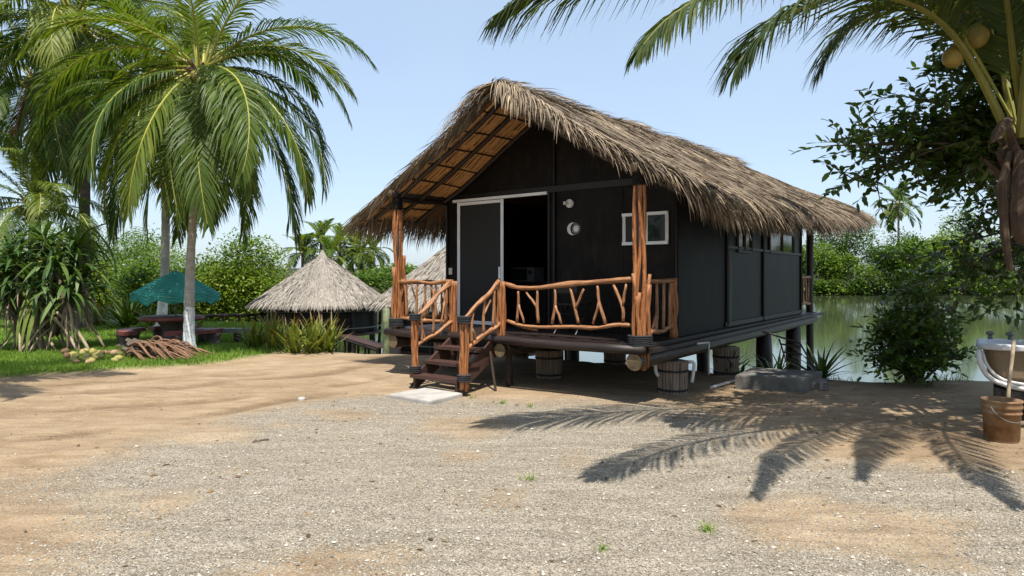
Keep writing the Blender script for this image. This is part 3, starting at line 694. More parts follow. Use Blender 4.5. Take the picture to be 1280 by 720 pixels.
def strand(mb, p, d, L, w, grav, u, n=4, lift=0.0):
    """a strip that starts at p along d and is bent down by gravity"""
    pts = [Vector(p)]; dd = Vector(d).normalized(); st = L / n
    for i in range(n):
        pts.append(pts[-1] + dd * st); dd = (dd + Z * (-grav * (i + 1) / n + lift)).normalized()
    side = Vector(d).cross(Z); side = side.normalized() if side.length > .01 else U.copy()
    ax = Vector(d).normalized(); side = Matrix.Rotation(rnd(-.9, .9), 3, ax) @ side
    mb.ribbon(pts, [w * k for k in (.75, 1, .95, .7, .12)][:n + 1] if n == 4 else [w * (1 - .8 * i / n) for i in range(n + 1)], side, u)
cs, sn = math.cos(math.atan(SL)), math.sin(math.atan(SL))
th = MB()
def tone(b, s): return .5 + .28 * noise.noise(V3(b * .7, s * 1.1, 9)) + .18 * noise.noise(V3(b * 2.5, s * 2.5, 3))
for sg in (-1, 1):
    down = D(sg * cs, 0, -sn); nn = 27000 if sg < 0 else 10000
    for k in range(nn):
        s = AE * random.random(); b = rnd(BF - .02, BEND + .05); u = min(1, max(0, tone(b, s) + random.gauss(-.06, .17)))
        ang = random.gauss(0, .15) if random.random() < .93 else rnd(-.7, .7); d = down * math.cos(ang) + V * math.sin(ang) + Z * .02
        over = s > AE - .7
        strand(th, on_roof(sg, s, b, rnd(-.03, .025)), d, rnd(.40, .75), rnd(.009, .020), .10 if not over else rnd(.3, .75), u, 4, .0)
    # eave fringe
    for k in range(6500 if sg < 0 else 5000):
        s = AE - rnd(.0, .45) ; b = rnd(BF, BEND); u = min(1, max(0, .52 + .2 * noise.noise(V3(b * 1.4, 3, 1)) + random.gauss(0, .2)))
        dl = D(sg * cs * rnd(.3, 1), random.gauss(0, .14), -sn * rnd(.8, 2.0)); strand(th, on_roof(sg, s, b, rnd(-.15, .0)), dl, rnd(.36, .60) * (1 + .2 * noise.noise(V3(b * 2, 1, 1))), rnd(.008, .018), rnd(.5, 1.1), u)
    # gable ends
    for k in range(2600):
        s = AE * random.random(); fr_ = k < 1900; b = (BF + rnd(-.02, .16)) if fr_ else (BEND - rnd(0, .2)); sb = -1 if fr_ else 1
        pk = math.exp(-s / .55); u = min(1, max(0, .60 + random.gauss(0, .2)))
        d = D(sg * cs * rnd(.5, 1), sb * (rnd(.05, .35) + .4 * pk * random.random()), -sn * rnd(.6, 1.3)); Ls = rnd(.28, .5) + .25 * pk * random.random() + (.12 if not fr_ else 0)
        if fr_ and random.random() < (.05 if sg > 0 else .035): Ls *= rnd(1.1, 1.7)
        strand(th, on_roof(sg, s, b, rnd(-.10, .02)), d, Ls, rnd(.007, .016), rnd(.25, .6) + (.5 * pk), u)
# ridge cover, strips folded over both sides
for k in range(3600):
    b = rnd(BF - .06, BEND + .05); sg = random.choice((-1, 1)); u = min(1, max(0, .52 + random.gauss(0, .22)))
    strand(th, P(AM - sg * rnd(0, .10), b, roof_z(AM, b) + rnd(-.02, .035)), D(sg * cs, random.gauss(0, .25) - (.25 if b < .25 else 0), -sn * rnd(.1, .8)), rnd(.35, .7), rnd(.009, .019), rnd(.12, .3), u)
# thick tuft at the front peak
for k in range(520):
    sg = -1 if random.random() < .72 else 1; s = abs(random.gauss(0, .42)); u = min(1, max(0, .66 + random.gauss(0, .2)))
    strand(th, on_roof(sg, s, BF + rnd(-.06, .10), rnd(-.02, .05)), D(sg * rnd(.25, .9), -rnd(.25, .8), -rnd(.05, .35)), rnd(.45, .75), rnd(.009, .018), rnd(.8, 1.4), u)
part('thatch', th, M['thatch'], cab).data.materials
print('thatch faces', len(th.f))

# --- things on the cabin
m = MB(); la_, lz_ = hit_b(713, 254.5, WB); fwd = -V
m.tube([P(la_, WB, lz_), P(la_, WB - .035, lz_)], .068, 18); m.tube([P(la_, WB - .035, lz_), P(la_, WB - .05, lz_)], .05, 18)
lt = thing('wall_lamp', P(la_, WB, lz_), 'round white lamp holder on the black wall above the moon ornament', 'lamp'); part('lamp_base', m, M['white_plastic'], lt)
m = MB(); m.tube([P(la_ + .03, WB - .05, lz_), P(la_ + .055, WB - .10, lz_ + .005)], .03, 12); part('lamp_socket', m, M['white_plastic'], lt)
ma_, mz_ = hit_b(717, 286, WB); orn = MB(); Rm = .10; cx_ = ma_ + .012
outer = []; inner = []
for i in range(25):
    t = math.radians(58 + 244 * i / 24); outer.append((cx_ - Rm * math.cos(t), mz_ + Rm * math.sin(t)))
for i in range(25):
    t = math.radians(302 - 244 * i / 24); inner.append((cx_ - .036 - .080 * math.cos(t) * .98, mz_ + Rm * math.sin(math.radians(58)) / math.sin(math.radians(58)) * math.sin(t) * .93))
for i in range(24):
    prism(orn, [outer[i], outer[i + 1], inner[23 - i], inner[24 - i]], WB - .012, WB - .002)
sc_ = (ma_ - .052, mz_ - .002)
for i in range(12):
    t = 2 * PI * i / 12; t2 = t + PI / 12; t0 = t - PI / 12
    prism(orn, [(sc_[0] + .036 * math.cos(t0), sc_[1] + .036 * math.sin(t0)), (sc_[0] + .088 * math.cos(t), sc_[1] + .088 * math.sin(t)), (sc_[0] + .036 * math.cos(t2), sc_[1] + .036 * math.sin(t2))], WB - .012, WB - .002)
prism(orn, [(sc_[0] + .04 * math.cos(2 * PI * i / 20), sc_[1] + .04 * math.sin(2 * PI * i / 20)) for i in range(20)], WB - .016, WB - .004)
solo('wall_ornament', orn, M['white_plastic'], P(ma_, WB, mz_), 'pale crescent moon and rayed sun ornament on the black front wall', 'ornament')
# chair on the porch
ch = thing('folding_chair', P(1.45, .72, FZ), 'dark folding chair standing on the porch behind the front railing', 'chair')
ca, cb = 1.45, .72
m = MB()
for s in (-1, 1):
    aa = ca + s * .21; m.tube([P(aa, cb + .28, FZ + .01), P(aa, cb - .20, FZ + .78)], .013, 6)
m.tube([P(ca - .21, cb + .0, FZ + .30), P(ca + .21, cb + .0, FZ + .30)], .011, 6)
part('back_leg', m, M['trim'], ch); m = MB()
for s in (-1, 1):
    aa = ca + s * .185; m.tube([P(aa, cb - .22, FZ + .01), P(aa, cb + .2, FZ + .44)], .013, 6)
part('front_leg', m, M['trim'], ch); m = MB(); m.box(P(ca, cb + .05, FZ + .45), (.40, .38, .025), AX); part('seat', m, M['trim'], ch)
m = MB(); m.box(P(ca, cb - .19, FZ + .70), (.40, .02, .17), AX); part('backrest', m, M['dark_wood'], ch)
# inside: a counter with a microwave
ct = MB(); mc = hit_b(653, 346, WB + 1.2)
ct.box(P(mc[0], WB + 1.4, FZ + .36), (1.2, .55, .72), AX); ct.box(P(mc[0], WB + 1.4, FZ + .74), (1.26, .6, .04), AX)
solo('counter', ct, M['dark_wood'], P(mc[0], WB + 1.4, FZ), 'dark counter inside the open doorway under the microwave', 'counter')
mw = thing('microwave', P(mc[0], WB + 1.4, FZ + .76), 'small grey microwave on the counter in the dark doorway', 'microwave')
m = MB(); m.box(P(mc[0], WB + 1.4, FZ + .765 + .135), (.5, .34, .27), AX); part('case', m, M['grey_metal'], mw)
m = MB(); m.box(P(mc[0] + .07, WB + 1.222, FZ + .90), (.32, .012, .22), AX); part('door', m, M['glass'], mw)
m = MB(); m.tube([P(mc[0] - .17, WB + 1.23, FZ + .94), P(mc[0] - .17, WB + 1.205, FZ + .94)], .04, 14); part('dial', m, M['rope'], mw)
# ------------------------------------------------------------------ plants: materials
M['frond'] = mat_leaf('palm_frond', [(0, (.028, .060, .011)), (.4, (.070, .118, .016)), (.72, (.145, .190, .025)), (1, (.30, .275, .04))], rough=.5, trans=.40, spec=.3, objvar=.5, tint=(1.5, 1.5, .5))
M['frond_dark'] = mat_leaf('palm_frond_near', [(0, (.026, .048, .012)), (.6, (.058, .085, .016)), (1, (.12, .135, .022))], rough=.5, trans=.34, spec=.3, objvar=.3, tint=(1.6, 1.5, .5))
M['rachis'] = mat_grain('frond_rib', [(.12, .13, .02), (.30, .29, .05), (.42, .38, .09)], rough=.45, su=2, sv=.6, bump=.15)
M['dead_frond'] = mat_leaf('dead_frond', [(0, (.06, .035, .018)), (.6, (.20, .125, .055)), (1, (.38, .26, .11))], rough=.7, trans=.2, objvar=.3, tint=(1.2, 1, .6))
M['fibre'] = mat_grain('palm_fibre', [(.035, .02, .012), (.13, .075, .04), (.26, .17, .10)], rough=.85, su=4, sv=1.5, bump=.6)
M['coconut'] = mat_surface('coconut_husk_green', (.12, .10, .02), (.28, .20, .04), rough=.45, scale=8, bump=.05)
def mat_trunk(name, white_z, c1, c2):
    m, nt, out = new_mat(name); L = nt.links.new
    geo = N(nt, 'ShaderNodeNewGeometry'); mp = N(nt, 'ShaderNodeMapping'); mp.inputs['Scale'].default_value = (1, 1, 3.5); L(geo.outputs['Position'], mp.inputs['Vector'])
    n = N(nt, 'ShaderNodeTexNoise', Scale=5.0, Detail=7, Roughness=.7); L(mp.outputs[0], n.inputs['Vector'])
    r = ramp(nt, [(.3, c1), (.7, c2)]); L(n.outputs['Fac'], r.inputs[0])
    sp = N(nt, 'ShaderNodeSeparateXYZ'); L(geo.outputs['Position'], sp.inputs[0])
    n2 = N(nt, 'ShaderNodeTexNoise', Scale=9.0, Detail=4); L(geo.outputs['Position'], n2.inputs['Vector'])
    ma = N(nt, 'ShaderNodeMath', operation='MULTIPLY_ADD'); L(n2.outputs['Fac'], ma.inputs[0]); ma.inputs[1].default_value = -.35; L(sp.outputs[2], ma.inputs[2])
    lt = N(nt, 'ShaderNodeMath', operation='LESS_THAN'); L(ma.outputs[0], lt.inputs[0]); lt.inputs[1].default_value = white_z - .17
    w = ramp(nt, [(.3, (.58, .58, .57)), (.6, (.80, .80, .79))]); L(n.outputs['Fac'], w.inputs[0])
    mx = N(nt, 'ShaderNodeMix', data_type='RGBA'); L(lt.outputs[0], mx.inputs['Factor']); L(r.outputs[0], mx.inputs['A']); L(w.outputs[0], mx.inputs['B'])
    p = N(nt, 'ShaderNodeBsdfPrincipled', Roughness=.85); p.inputs['Specular IOR Level'].default_value = .2; L(mx.outputs['Result'], p.inputs['Base Color'])
    b = N(nt, 'ShaderNodeBump', Strength=.6, Distance=.03); L(n.outputs['Fac'], b.inputs['Height']); L(b.outputs[0], p.inputs['Normal']); L(p.outputs[0], out.inputs[0]); return m
M['trunk_lime'] = mat_trunk('limed_trunk', .95, (.30, .265, .23), (.58, .53, .47))
M['trunk'] = mat_trunk('palm_trunk', -9, (.075, .055, .045), (.22, .175, .145))

# ------------------------------------------------------------------ coconut palms
def frond_geo(mb, path, nl, leafL, wid, droop, rmax=.035, twist=0.0, s0=.13, seg=3):
    """leaflets along a curved rib; material 0 leaf, 1 rib"""
    n = len(path) - 1
    mb.tube(path, [lerp(rmax, .006, (i / n) ** .8) for i in range(n + 1)], 6, mi=1, cap=False)
    hd = Vector(path[-1]) - Vector(path[0]); hd.z = 0
    if hd.length < .15: hd = V3(1, 0, 0)
    hd.normalize(); lat = V3(-hd.y, hd.x, 0)
    for side in (-1, 1):
        for i in range(nl):
            s = lerp(s0, 1, (i + rnd(-.25, .25) + .5) / nl); x = s * n; k = min(n - 1, int(x)); p = path[k].lerp(path[k + 1], x - k); t = (path[k + 1] - path[k]).normalized()
            up = t.cross(lat); up.normalize()
            if up.z < 0 and abs(t.z) < .9: up = -up
            w = (lat * side).normalized(); tw = twist * s * side
            w = (w * math.cos(.3 + tw) + up * math.sin(.3 + tw) * (.5 if s < .7 else .2)).normalized()
            prof = (.45 + .55 * sstep(.1, .4, s)) * (1 - .62 * sstep(.62, 1.0, s))
            phi = lerp(.55, 1.2, s ** 1.2) + rnd(-.10, .10); d = (w * math.cos(phi) + t * math.sin(phi)).normalized()
            L = leafL * prof * rnd(.85, 1.12); dr = droop * rnd(.6, 1.4); q = [p]; dd = d; st = L / seg
            for j in range(seg):
                q.append(q[-1] + dd * st); dd = (dd - Z * dr * (j + 1) / seg).normalized()
            sd = d.cross(up).normalized() if d.cross(up).length > .1 else t
            sd = Matrix.Rotation(rnd(-.5, .5), 3, d) @ sd; u = min(1, max(0, .45 + random.gauss(0, .2)))
            ws = [wid * .5, wid, wid * .8, wid * .1] if seg == 3 else [wid * .7, wid, wid * .1]
            mb.ribbon(q, ws, sd, u)
def frond_path(e0, bend, L, n=14, sway=0.0):
    p = V3(.06, 0, 0); out = [p.copy()]; st = L / n
    for i in range(n):
        s = (i + .5) / n; e = e0 - bend * s ** 1.15
        p = p + V3(math.cos(e) * st, sway * s * st, math.sin(e) * st); out.append(p.copy())
    return out
FR = {}
def frond_class(key, e0, bend, L, nl, leafL, wid, droop, mats, seg=3, twist=0, sway=0):
    mb = MB(); frond_geo(mb, frond_path(math.radians(e0), math.radians(bend), L, sway=sway), nl, leafL, wid, droop, twist=twist, seg=seg); FR[key] = mb.mesh('frond_' + key, mats)
GM = [M['frond'], M['rachis']]
for i, (e0, bd, dr) in enumerate(((82, 55, .35), (66, 85, .5), (50, 105, .65), (34, 110, .8), (16, 100, .9), (-6, 85, .8), (-34, 58, .6), (-58, 34, .45))):
    for v in range(2):
        frond_class('%d%s' % (i, 'ab'[v]), e0 + rnd(-5, 5), bd + rnd(-10, 10), (3.9 if i < 6 else 4.2) * rnd(.93, 1.07), 98, .96, .034, dr * rnd(1.4, 2.1), GM, twist=rnd(-.3, .3), sway=rnd(-.3, .3))
frond_class('dead', -70, 20, 2.6, 40, .7, .04, .7, [M['dead_frond'], M['fibre']])
# coarser fronds for palms far away
for i, (e0, bd, dr) in enumerate(((75, 60, .4), (45, 95, .6), (15, 95, .8), (-25, 60, .6))):
    frond_class('far%d' % i, e0, bd, 3.8, 24, 1.05, .12, dr, GM, seg=2)

def trunk_mesh(path, r0, r1, n=46, seg=10):
    mb = MB(); pts = smooth_path(path, n); k = len(pts)
    rr = []
    for i in range(k):
        t = i / (k - 1); r = lerp(r0, r1, min(1, t * 1.6) if t < .35 else .56 + .44 * t) * (1.35 - .35 * sstep(0, .08, t)); rr.append(r * (1.05 if i % 2 else .97))
    mb.tube(pts, rr, seg, bump=.02); return mb
def palm(label, path, r0, r1, fronds, mat='trunk', coco=0, group=None, sc=1.0, dead=0, far=False):
    base = Vector(path[0]); o = thing('coconut_palm', base, label, 'palm tree', group)
    part('trunk', trunk_mesh(path, r0, r1, 20 if far else 46, 6 if far else 10), M[mat], o, True)
    top = Vector(path[-1]) - base
    for az, cl, s in fronds: child_of('frond', FR[cl], o, top + V3(rnd(-.03, .03), rnd(-.03, .03), rnd(-.05, .08)), math.radians(az), sc * s)
    for i in range(dead): child_of('dead_frond', FR['dead'], o, top - Z * .1, rnd(0, 6.3), sc * rnd(.8, 1.1))
    if not far:
        mb = MB()
        for i in range(34):
            t = rnd(0, 2 * PI); e = rnd(-.9, 1.3); c = Vector(path[-1]) + V3(math.cos(t), math.sin(t), 0) * .05 - Z * rnd(0, .35); d = V3(math.cos(t) * math.cos(e), math.sin(t) * math.cos(e), math.sin(e))
            mb.tube([c, c + d * .22, c + d * rnd(.3, .5) - Z * .06], [.05, .035, .01], 5)
        part('crown_fibre', mb, M['fibre'], o)
        for i in range(coco):
            t = 2 * PI * i / coco + rnd(-.3, .3); rr = .22 + .13 * (i % 2); c = Vector(path[-1]) + V3(math.cos(t) * rr, math.sin(t) * rr, -.18 - .16 * ((i * 7) % 3) / 2); mb = MB(); mb.blob(c, (.105, .105, .13), 1, rough=.1); part('coconut', mb, M['coconut'], o, True)
    return o
def crown(n, seed, lo=0, hi=7, ph=0.0):
    """fronds by the golden angle, the youngest upright"""
    r_ = random.Random(seed); out = []
    for i in range(n):
        k = lo + (hi - lo) * (i / (n - 1)) ** .9; out.append(((i * 137.5 + ph + r_.uniform(-14, 14)) % 360, '%d%s' % (round(k), r_.choice('ab')), r_.uniform(.88, 1.08)))
    return out
def far_crown(n, seed):
    r_ = random.Random(seed); return [((i * 137.5 + r_.uniform(-15, 15)), 'far%d' % min(3, int(i / n * 4)), r_.uniform(.85, 1.1)) for i in range(n)]
def at(px, py, y): return V3((px - 640) / FOC * y, y, EYE + (345 - py) / FOC * y)

yA = 14.0; b0 = at(236, 440, yA); b0.z = ground_z(b0.x, b0.y) - .1
palm('tall coconut palm with white painted lower trunk in front of the picnic table', [b0, at(238, 330, yA), at(246, 200, yA), at(252, 88, yA)], .125, .075,
     [(-6, '3a', 1.0), (8, '2b', 1.02), (-38, '5a', 1.0), (-72, '6b', .95), (-100, '6a', 1.0), (-128, '5b', .95), (-160, '3b', 1.0), (172, '4a', 1.02), (150, '3a', .95), (-50, '6a', .98), (-20, '5b', 1.03), (35, '2a', 1), (70, '2b', 1), (110, '1a', 1), (140, '1b', 1), (-140, '2a', .95), (-75, '1a', .8), (-20, '1b', 1), (20, '0a', 1), (200, '0b', 1),
      (20, '6a', 1), (60, '5a', 1), (120, '6b', 1), (165, '6b', 1), (-175, '7a', .95), (-30, '7b', .9), (90, '3a', 1), (-115, '7a', .85), (30, '7a', .9), (-55, '5b', 1.02), (-145, '6a', 1), (5, '5a', 1.02), (-15, '6b', 1.05), (185, '5b', 1), (15, '4a', 1.0)], 'trunk_lime', 9, dead=1)
yB = 20.0; b1 = at(100, 410, yB); b1.z = -.1
palm('tallest coconut palm with a brown ringed trunk behind the screw pine', [b1, at(104, 320, yB), at(106, 200, yB), at(94, 30, yB)], .19, .13, crown(31, 5, 0, 7, 30), 'trunk', 8, sc=1.32, dead=2)
yD = 18.0; b2 = at(200, 425, yD); b2.z = -.1
palm('coconut palm with pale trunk rising behind the green umbrella', [b2, at(204, 370, yD), at(207, 290, yD), at(206, 130, yD)], .16, .10, crown(24, 8, 0, 7, 80), 'trunk_lime', 6, sc=1.0, dead=2)
yC = 19.0; b3 = at(38, 420, yC); b3.z = -.1
palm('short coconut palm with yellowish fronds above the screw pine', [b3, at(40, 330, yC), at(42, 258, yC)], .15, .10, crown(18, 3, 0, 5.4, 10), 'trunk', 5, sc=.72)
yE = 23.0; b4 = at(50, 400, yE); b4.z = -.1
palm('coconut palm at the back of the lawn with a skirt of dead fronds', [b4, at(46, 300, yE), at(44, 200, yE), at(42, 100, yE)], .17, .12, crown(17, 14, 0, 6, 60), 'trunk', 6, sc=1.1, dead=6)
# a palm left of the picture whose crown reaches in and shades the drive
bF = V3(-9.5, 6.7, -.1)
palm('coconut palm at the left edge leaning over the sandy drive', [bF, V3(-9.4, 6.7, 2.5), V3(-9.1, 6.8, 5.0), V3(-8.8, 6.9, 6.6)], .16, .1, crown(20, 21, 0, 5.0, 140), 'trunk', 6, sc=.85)

# the near palm at the right: every visible frond has its own curve
kR = V3(4.98, 6.4, 2.85)
oR = thing('coconut_palm', V3(6.15, 6.7, ground_z(6.15, 6.7)), 'near coconut palm at the right edge with two ripe coconuts and long drooping fronds', 'palm tree')
M['rachis_shaded'] = mat_grain('shaded_frond_rib', [(.06, .07, .012), (.15, .145, .025), (.24, .22, .05)], rough=.5, su=2, sv=.6, bump=.15)  # darker copy of the rib colour, shade on the near ribs painted in
part('trunk', trunk_mesh([V3(6.15, 6.7, -.1), V3(5.95, 6.65, .7), V3(5.50, 6.5, 1.9), kR - Z * .1], .17, .10), M['trunk'], oR, True)
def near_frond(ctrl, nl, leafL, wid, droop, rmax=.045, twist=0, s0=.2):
    mb = MB(); path = smooth_path(ctrl, 22); frond_geo(mb, path, nl, leafL, wid, droop, rmax, twist, s0); part('frond', mb, [M['frond_dark'], M['rachis_shaded']], oR)
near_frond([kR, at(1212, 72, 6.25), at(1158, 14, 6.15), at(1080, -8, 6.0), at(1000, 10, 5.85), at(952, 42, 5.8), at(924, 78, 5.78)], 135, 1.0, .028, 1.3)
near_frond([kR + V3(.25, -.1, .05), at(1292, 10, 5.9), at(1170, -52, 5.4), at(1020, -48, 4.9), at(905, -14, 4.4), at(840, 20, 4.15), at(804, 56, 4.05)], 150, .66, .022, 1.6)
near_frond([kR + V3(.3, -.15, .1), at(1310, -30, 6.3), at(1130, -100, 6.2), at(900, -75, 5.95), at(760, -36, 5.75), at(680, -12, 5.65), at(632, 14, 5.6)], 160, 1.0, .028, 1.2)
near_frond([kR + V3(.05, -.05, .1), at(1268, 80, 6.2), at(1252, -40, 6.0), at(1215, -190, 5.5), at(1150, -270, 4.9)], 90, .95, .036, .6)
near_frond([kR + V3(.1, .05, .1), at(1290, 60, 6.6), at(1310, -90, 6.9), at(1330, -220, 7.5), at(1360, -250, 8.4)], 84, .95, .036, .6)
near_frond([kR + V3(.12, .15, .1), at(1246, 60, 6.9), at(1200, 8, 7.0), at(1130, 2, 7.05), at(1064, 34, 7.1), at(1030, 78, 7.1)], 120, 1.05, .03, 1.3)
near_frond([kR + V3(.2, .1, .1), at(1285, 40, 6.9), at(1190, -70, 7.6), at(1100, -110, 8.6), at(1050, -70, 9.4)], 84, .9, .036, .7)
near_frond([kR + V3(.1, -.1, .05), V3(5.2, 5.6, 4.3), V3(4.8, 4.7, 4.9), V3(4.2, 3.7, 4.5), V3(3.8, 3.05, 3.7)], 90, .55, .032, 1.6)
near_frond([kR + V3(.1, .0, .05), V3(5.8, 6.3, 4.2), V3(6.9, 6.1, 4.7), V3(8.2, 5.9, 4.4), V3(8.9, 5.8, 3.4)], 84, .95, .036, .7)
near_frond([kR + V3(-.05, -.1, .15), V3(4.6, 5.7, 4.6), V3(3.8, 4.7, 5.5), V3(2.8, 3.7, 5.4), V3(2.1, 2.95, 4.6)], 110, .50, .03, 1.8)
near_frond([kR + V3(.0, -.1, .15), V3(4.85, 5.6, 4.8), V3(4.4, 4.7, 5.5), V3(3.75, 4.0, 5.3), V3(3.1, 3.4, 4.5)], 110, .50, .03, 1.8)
mb = MB()
for i in range(26):
    t = rnd(0, 2 * PI); e = rnd(.7, 1.35); c = kR + V3(math.cos(t), math.sin(t), 0) * .07 - Z * rnd(-.05, .35); d = V3(math.cos(t) * math.cos(e), math.sin(t) * math.cos(e), math.sin(e)); mb.tube([c, c + d * .18, c + d * rnd(.22, .34)], [.05, .04, .012], 5)
M['fibre_dark'] = mat_grain('dark_fibre', [(.02, .012, .008), (.065, .04, .024), (.13, .085, .05)], rough=.9, su=4, sv=1.5, bump=.6)
part('crown_fibre', mb, M['fibre_dark'], oR)
for ctrl, r in (([at(1262, 190, 6.25), at(1254, 230, 6.2), at(1256, 290, 6.2), at(1263, 338, 6.2)], [.02, .05, .04, .025]), ([at(1276, 190, 6.2), at(1274, 235, 6.15), at(1276, 290, 6.15), at(1290, 300, 6.2)], [.05, .075, .085, .04]), ([at(1262, 150, 6.2), at(1248, 165, 6.15), at(1240, 178, 6.1)], [.05, .05, .015])):
    mb = MB(); pts = smooth_path(ctrl, 12); mb.tube(pts, [float(np.interp(i / 12, np.linspace(0, 1, len(r)), r)) for i in range(13)], 7, bump=.12); part('dry_sheath', mb, M['fibre_dark'], oR)
for (px, py, rr) in ((1192, 71, .10), (1221, 46, .105)):
    c = at(px, py, 6.35); mb = MB(); mb.blob(c, (rr, rr, rr * 1.1), 2, rough=.06); n_ = part('coconut', mb, M['coconut'], oR, True)
    mb = MB(); mb.tube(smooth_path([c + Z * rr, c + Z * (rr + .1) + V3(.1, 0, 0), kR + V3(0, 0, .25)], 6), .014, 5); part('stalk', mb, M['rachis'], n_)

# ------------------------------------------------------------------ broad-leaved foliage
M['leaf_dark'] = mat_leaf('dark_leaf', [(0, (.024, .054, .011)), (.6, (.062, .115, .02)), (1, (.13, .19, .03))], rough=.35, trans=.30, spec=.5, objvar=0, tint=(2.0, 2.0, .5))
M['leaf_bright'] = mat_leaf('mangrove_leaf', [(0, (.022, .050, .008)), (.3, (.070, .135, .015)), (.65, (.145, .225, .024)), (1, (.26, .30, .045))], rough=.45, trans=.42, spec=.35, objvar=0)
M['leaf_mid'] = mat_leaf('bush_leaf', [(0, (.036, .075, .012)), (.6, (.10, .18, .024)), (1, (.19, .27, .038))], rough=.45, trans=.32, spec=.35, objvar=0)
M['bark'] = mat_grain('bark', [(.03, .022, .016), (.10, .08, .06), (.19, .155, .12)], rough=.85, su=3, sv=1.5, bump=.5)
def leaf(mb, p, d, L, w, u):
    """pointed oval leaf"""
    d = d.normalized(); s = d.cross(V3(rnd(-.6, .6), rnd(-.6, .6), 1)); s = s.normalized() if s.length > .05 else V3(1, 0, 0); n = s.cross(d)
    i = len(mb.v); m1 = p + d * (L * .4) + n * (L * .06); tip = p + d * L - n * (L * .08)
    for q in (p, p + d * (L * .32) + s * (w * .5), p + d * (L * .68) + s * (w * .42), tip, p + d * (L * .68) - s * (w * .42), p + d * (L * .32) - s * (w * .5)): mb.v.append(tuple(q))
    mb.f.append((i, i + 1, i + 2, i + 3)); mb.uv.append([(u, 0)] * 4); mb.m.append(0); mb.f.append((i, i + 3, i + 4, i + 5)); mb.uv.append([(u, 0)] * 4); mb.m.append(0)
def limb_leaves(wood, lv, ctrl, r0, twigs, tl, leafL, per, start=.25, spread=1.0, drp=.3, twr=.008):
    pts = smooth_path(ctrl, 14); wood.tube(pts, [lerp(r0, r0 * .15, i / 14) for i in range(15)], 6, bump=.05); cl = rnd(-.15, .15)
    for k in range(twigs):
        s = lerp(start, 1, (k + random.random()) / twigs); x = s * 14; i = min(13, int(x)); p = pts[i].lerp(pts[i + 1], x - i); t = (pts[i + 1] - pts[i]).normalized()
        d = (V3(random.gauss(0, 1), random.gauss(0, 1), random.gauss(.15, .7)).normalized() * spread + t * .7).normalized(); L = tl * rnd(.5, 1.2) * (1.1 - .3 * s); q = [p]; dd = d
        for j in range(3): q.append(q[-1] + dd * (L / 3)); dd = (dd - Z * drp * .5 + V3(rnd(-.2, .2), rnd(-.2, .2), 0)).normalized()
        wood.tube(q, [twr, twr * .8, twr * .55, twr * .3], 4, cap=False)
        for j in range(per):
            y = (j + 1) / per * 3; i2 = min(2, int(y - 1e-6)); pp = q[i2].lerp(q[i2 + 1], y - i2); td = (q[i2 + 1] - q[i2]).normalized()
            ld = (V3(random.gauss(0, 1), random.gauss(0, 1), random.gauss(0, .5)).normalized() * .9 + td * .7); leaf(lv, pp, ld, leafL * rnd(.7, 1.2), leafL * rnd(.36, .5), min(1, max(0, .42 + cl + random.gauss(0, .2))))
def leafy(name, base, label, cat, limbs, trunk, group=None, mat='leaf_dark', **kw):
    o = thing(name, base, label, cat, group); wd = MB(); lv = MB()
    for pts, r in trunk: wd.tube(smooth_path(pts, 10), [lerp(r, r * .5, i / 10) for i in range(11)], 8, bump=.06)
    for l in limbs: limb_leaves(wd, lv, l[0], l[1], l[2], **{**kw, **(l[3] if len(l) > 3 else {})})
    part('trunk', wd, M['bark'], o, True); part('crown', lv, M[mat], o); return o
tr = V3(8.6, 9.4, -.1); f1, f2 = V3(8.3, 9.3, 2.2), V3(8.0, 9.0, 3.0)
def fan(c, tips, r, tw, **kw):
    return [([c, c.lerp(Vector(t), .5) + V3(rnd(-.3, .3), rnd(-.3, .3), .25 + rnd(-.1, .2)), Vector(t)], r, tw, kw) for t in tips]
inview = fan(f2, [at(1038, 182, 8.5), at(1085, 160, 8.8), at(1130, 120, 8.4), at(1058, 226, 8.7), at(1078, 202, 8.5), at(1100, 210, 8.6), at(1095, 180, 8.6), at(1142, 200, 9.1), at(1165, 165, 9.3), at(1182, 205, 9.0), at(1200, 120, 8.8), at(1215, 200, 9.6), at(1235, 90, 8.6), at(1160, 85, 8.9), at(1250, 240, 9.2), at(1190, 180, 8.7), at(1180, 225, 8.6), at(1225, 150, 8.9), at(1245, 200, 8.7), at(1140, 190, 8.9)], .05, 27, leafL=.15)
low = fan(f1, [at(1128, 330, 9.4), at(1165, 350, 9.2), at(1185, 395, 9.0), at(1205, 300, 9.4), at(1235, 350, 9.2), at(1260, 385, 8.6), at(1262, 290, 9.0), at(1205, 250, 9.7)], .035, 17)
over = fan(f2 + Z * .3, [(3.4, 6.2, 5.3), (4.4, 5.6, 5.6), (5.4, 6.6, 5.6), (5.3, 5.0, 5.3), (6.4, 6.2, 6.2), (4.0, 7.4, 5.6), (5.3, 8.0, 6.0), (6.5, 8.0, 6.4), (6.8, 4.6, 5.6), (7.6, 7.0, 6.6), (7.4, 10, 6.6), (9.6, 10, 6.2), (10.2, 8, 6), (3.6, 5.4, 5.2), (4.9, 6.3, 5.5), (5.9, 5.6, 5.9), (6.1, 7.3, 6.1), (4.6, 6.9, 5.5), (7.0, 5.6, 6.0), (5.0, 7.4, 5.8), (3.0, 6.6, 5.0), (7.4, 6.2, 6.4)], .06, 34, leafL=.19)
leafy('shade_tree', tr, 'dark leafy tree spreading its branches in from the right over the bank', 'tree', inview + low + over, [([tr, V3(8.5, 9.4, 1.1), f1, f2], .18)], tl=.85, leafL=.135, per=13, drp=.25)
bs_ = at(1142, 470, 10.1); bs_.z = ground_z(bs_.x, bs_.y) - .05
sh = []
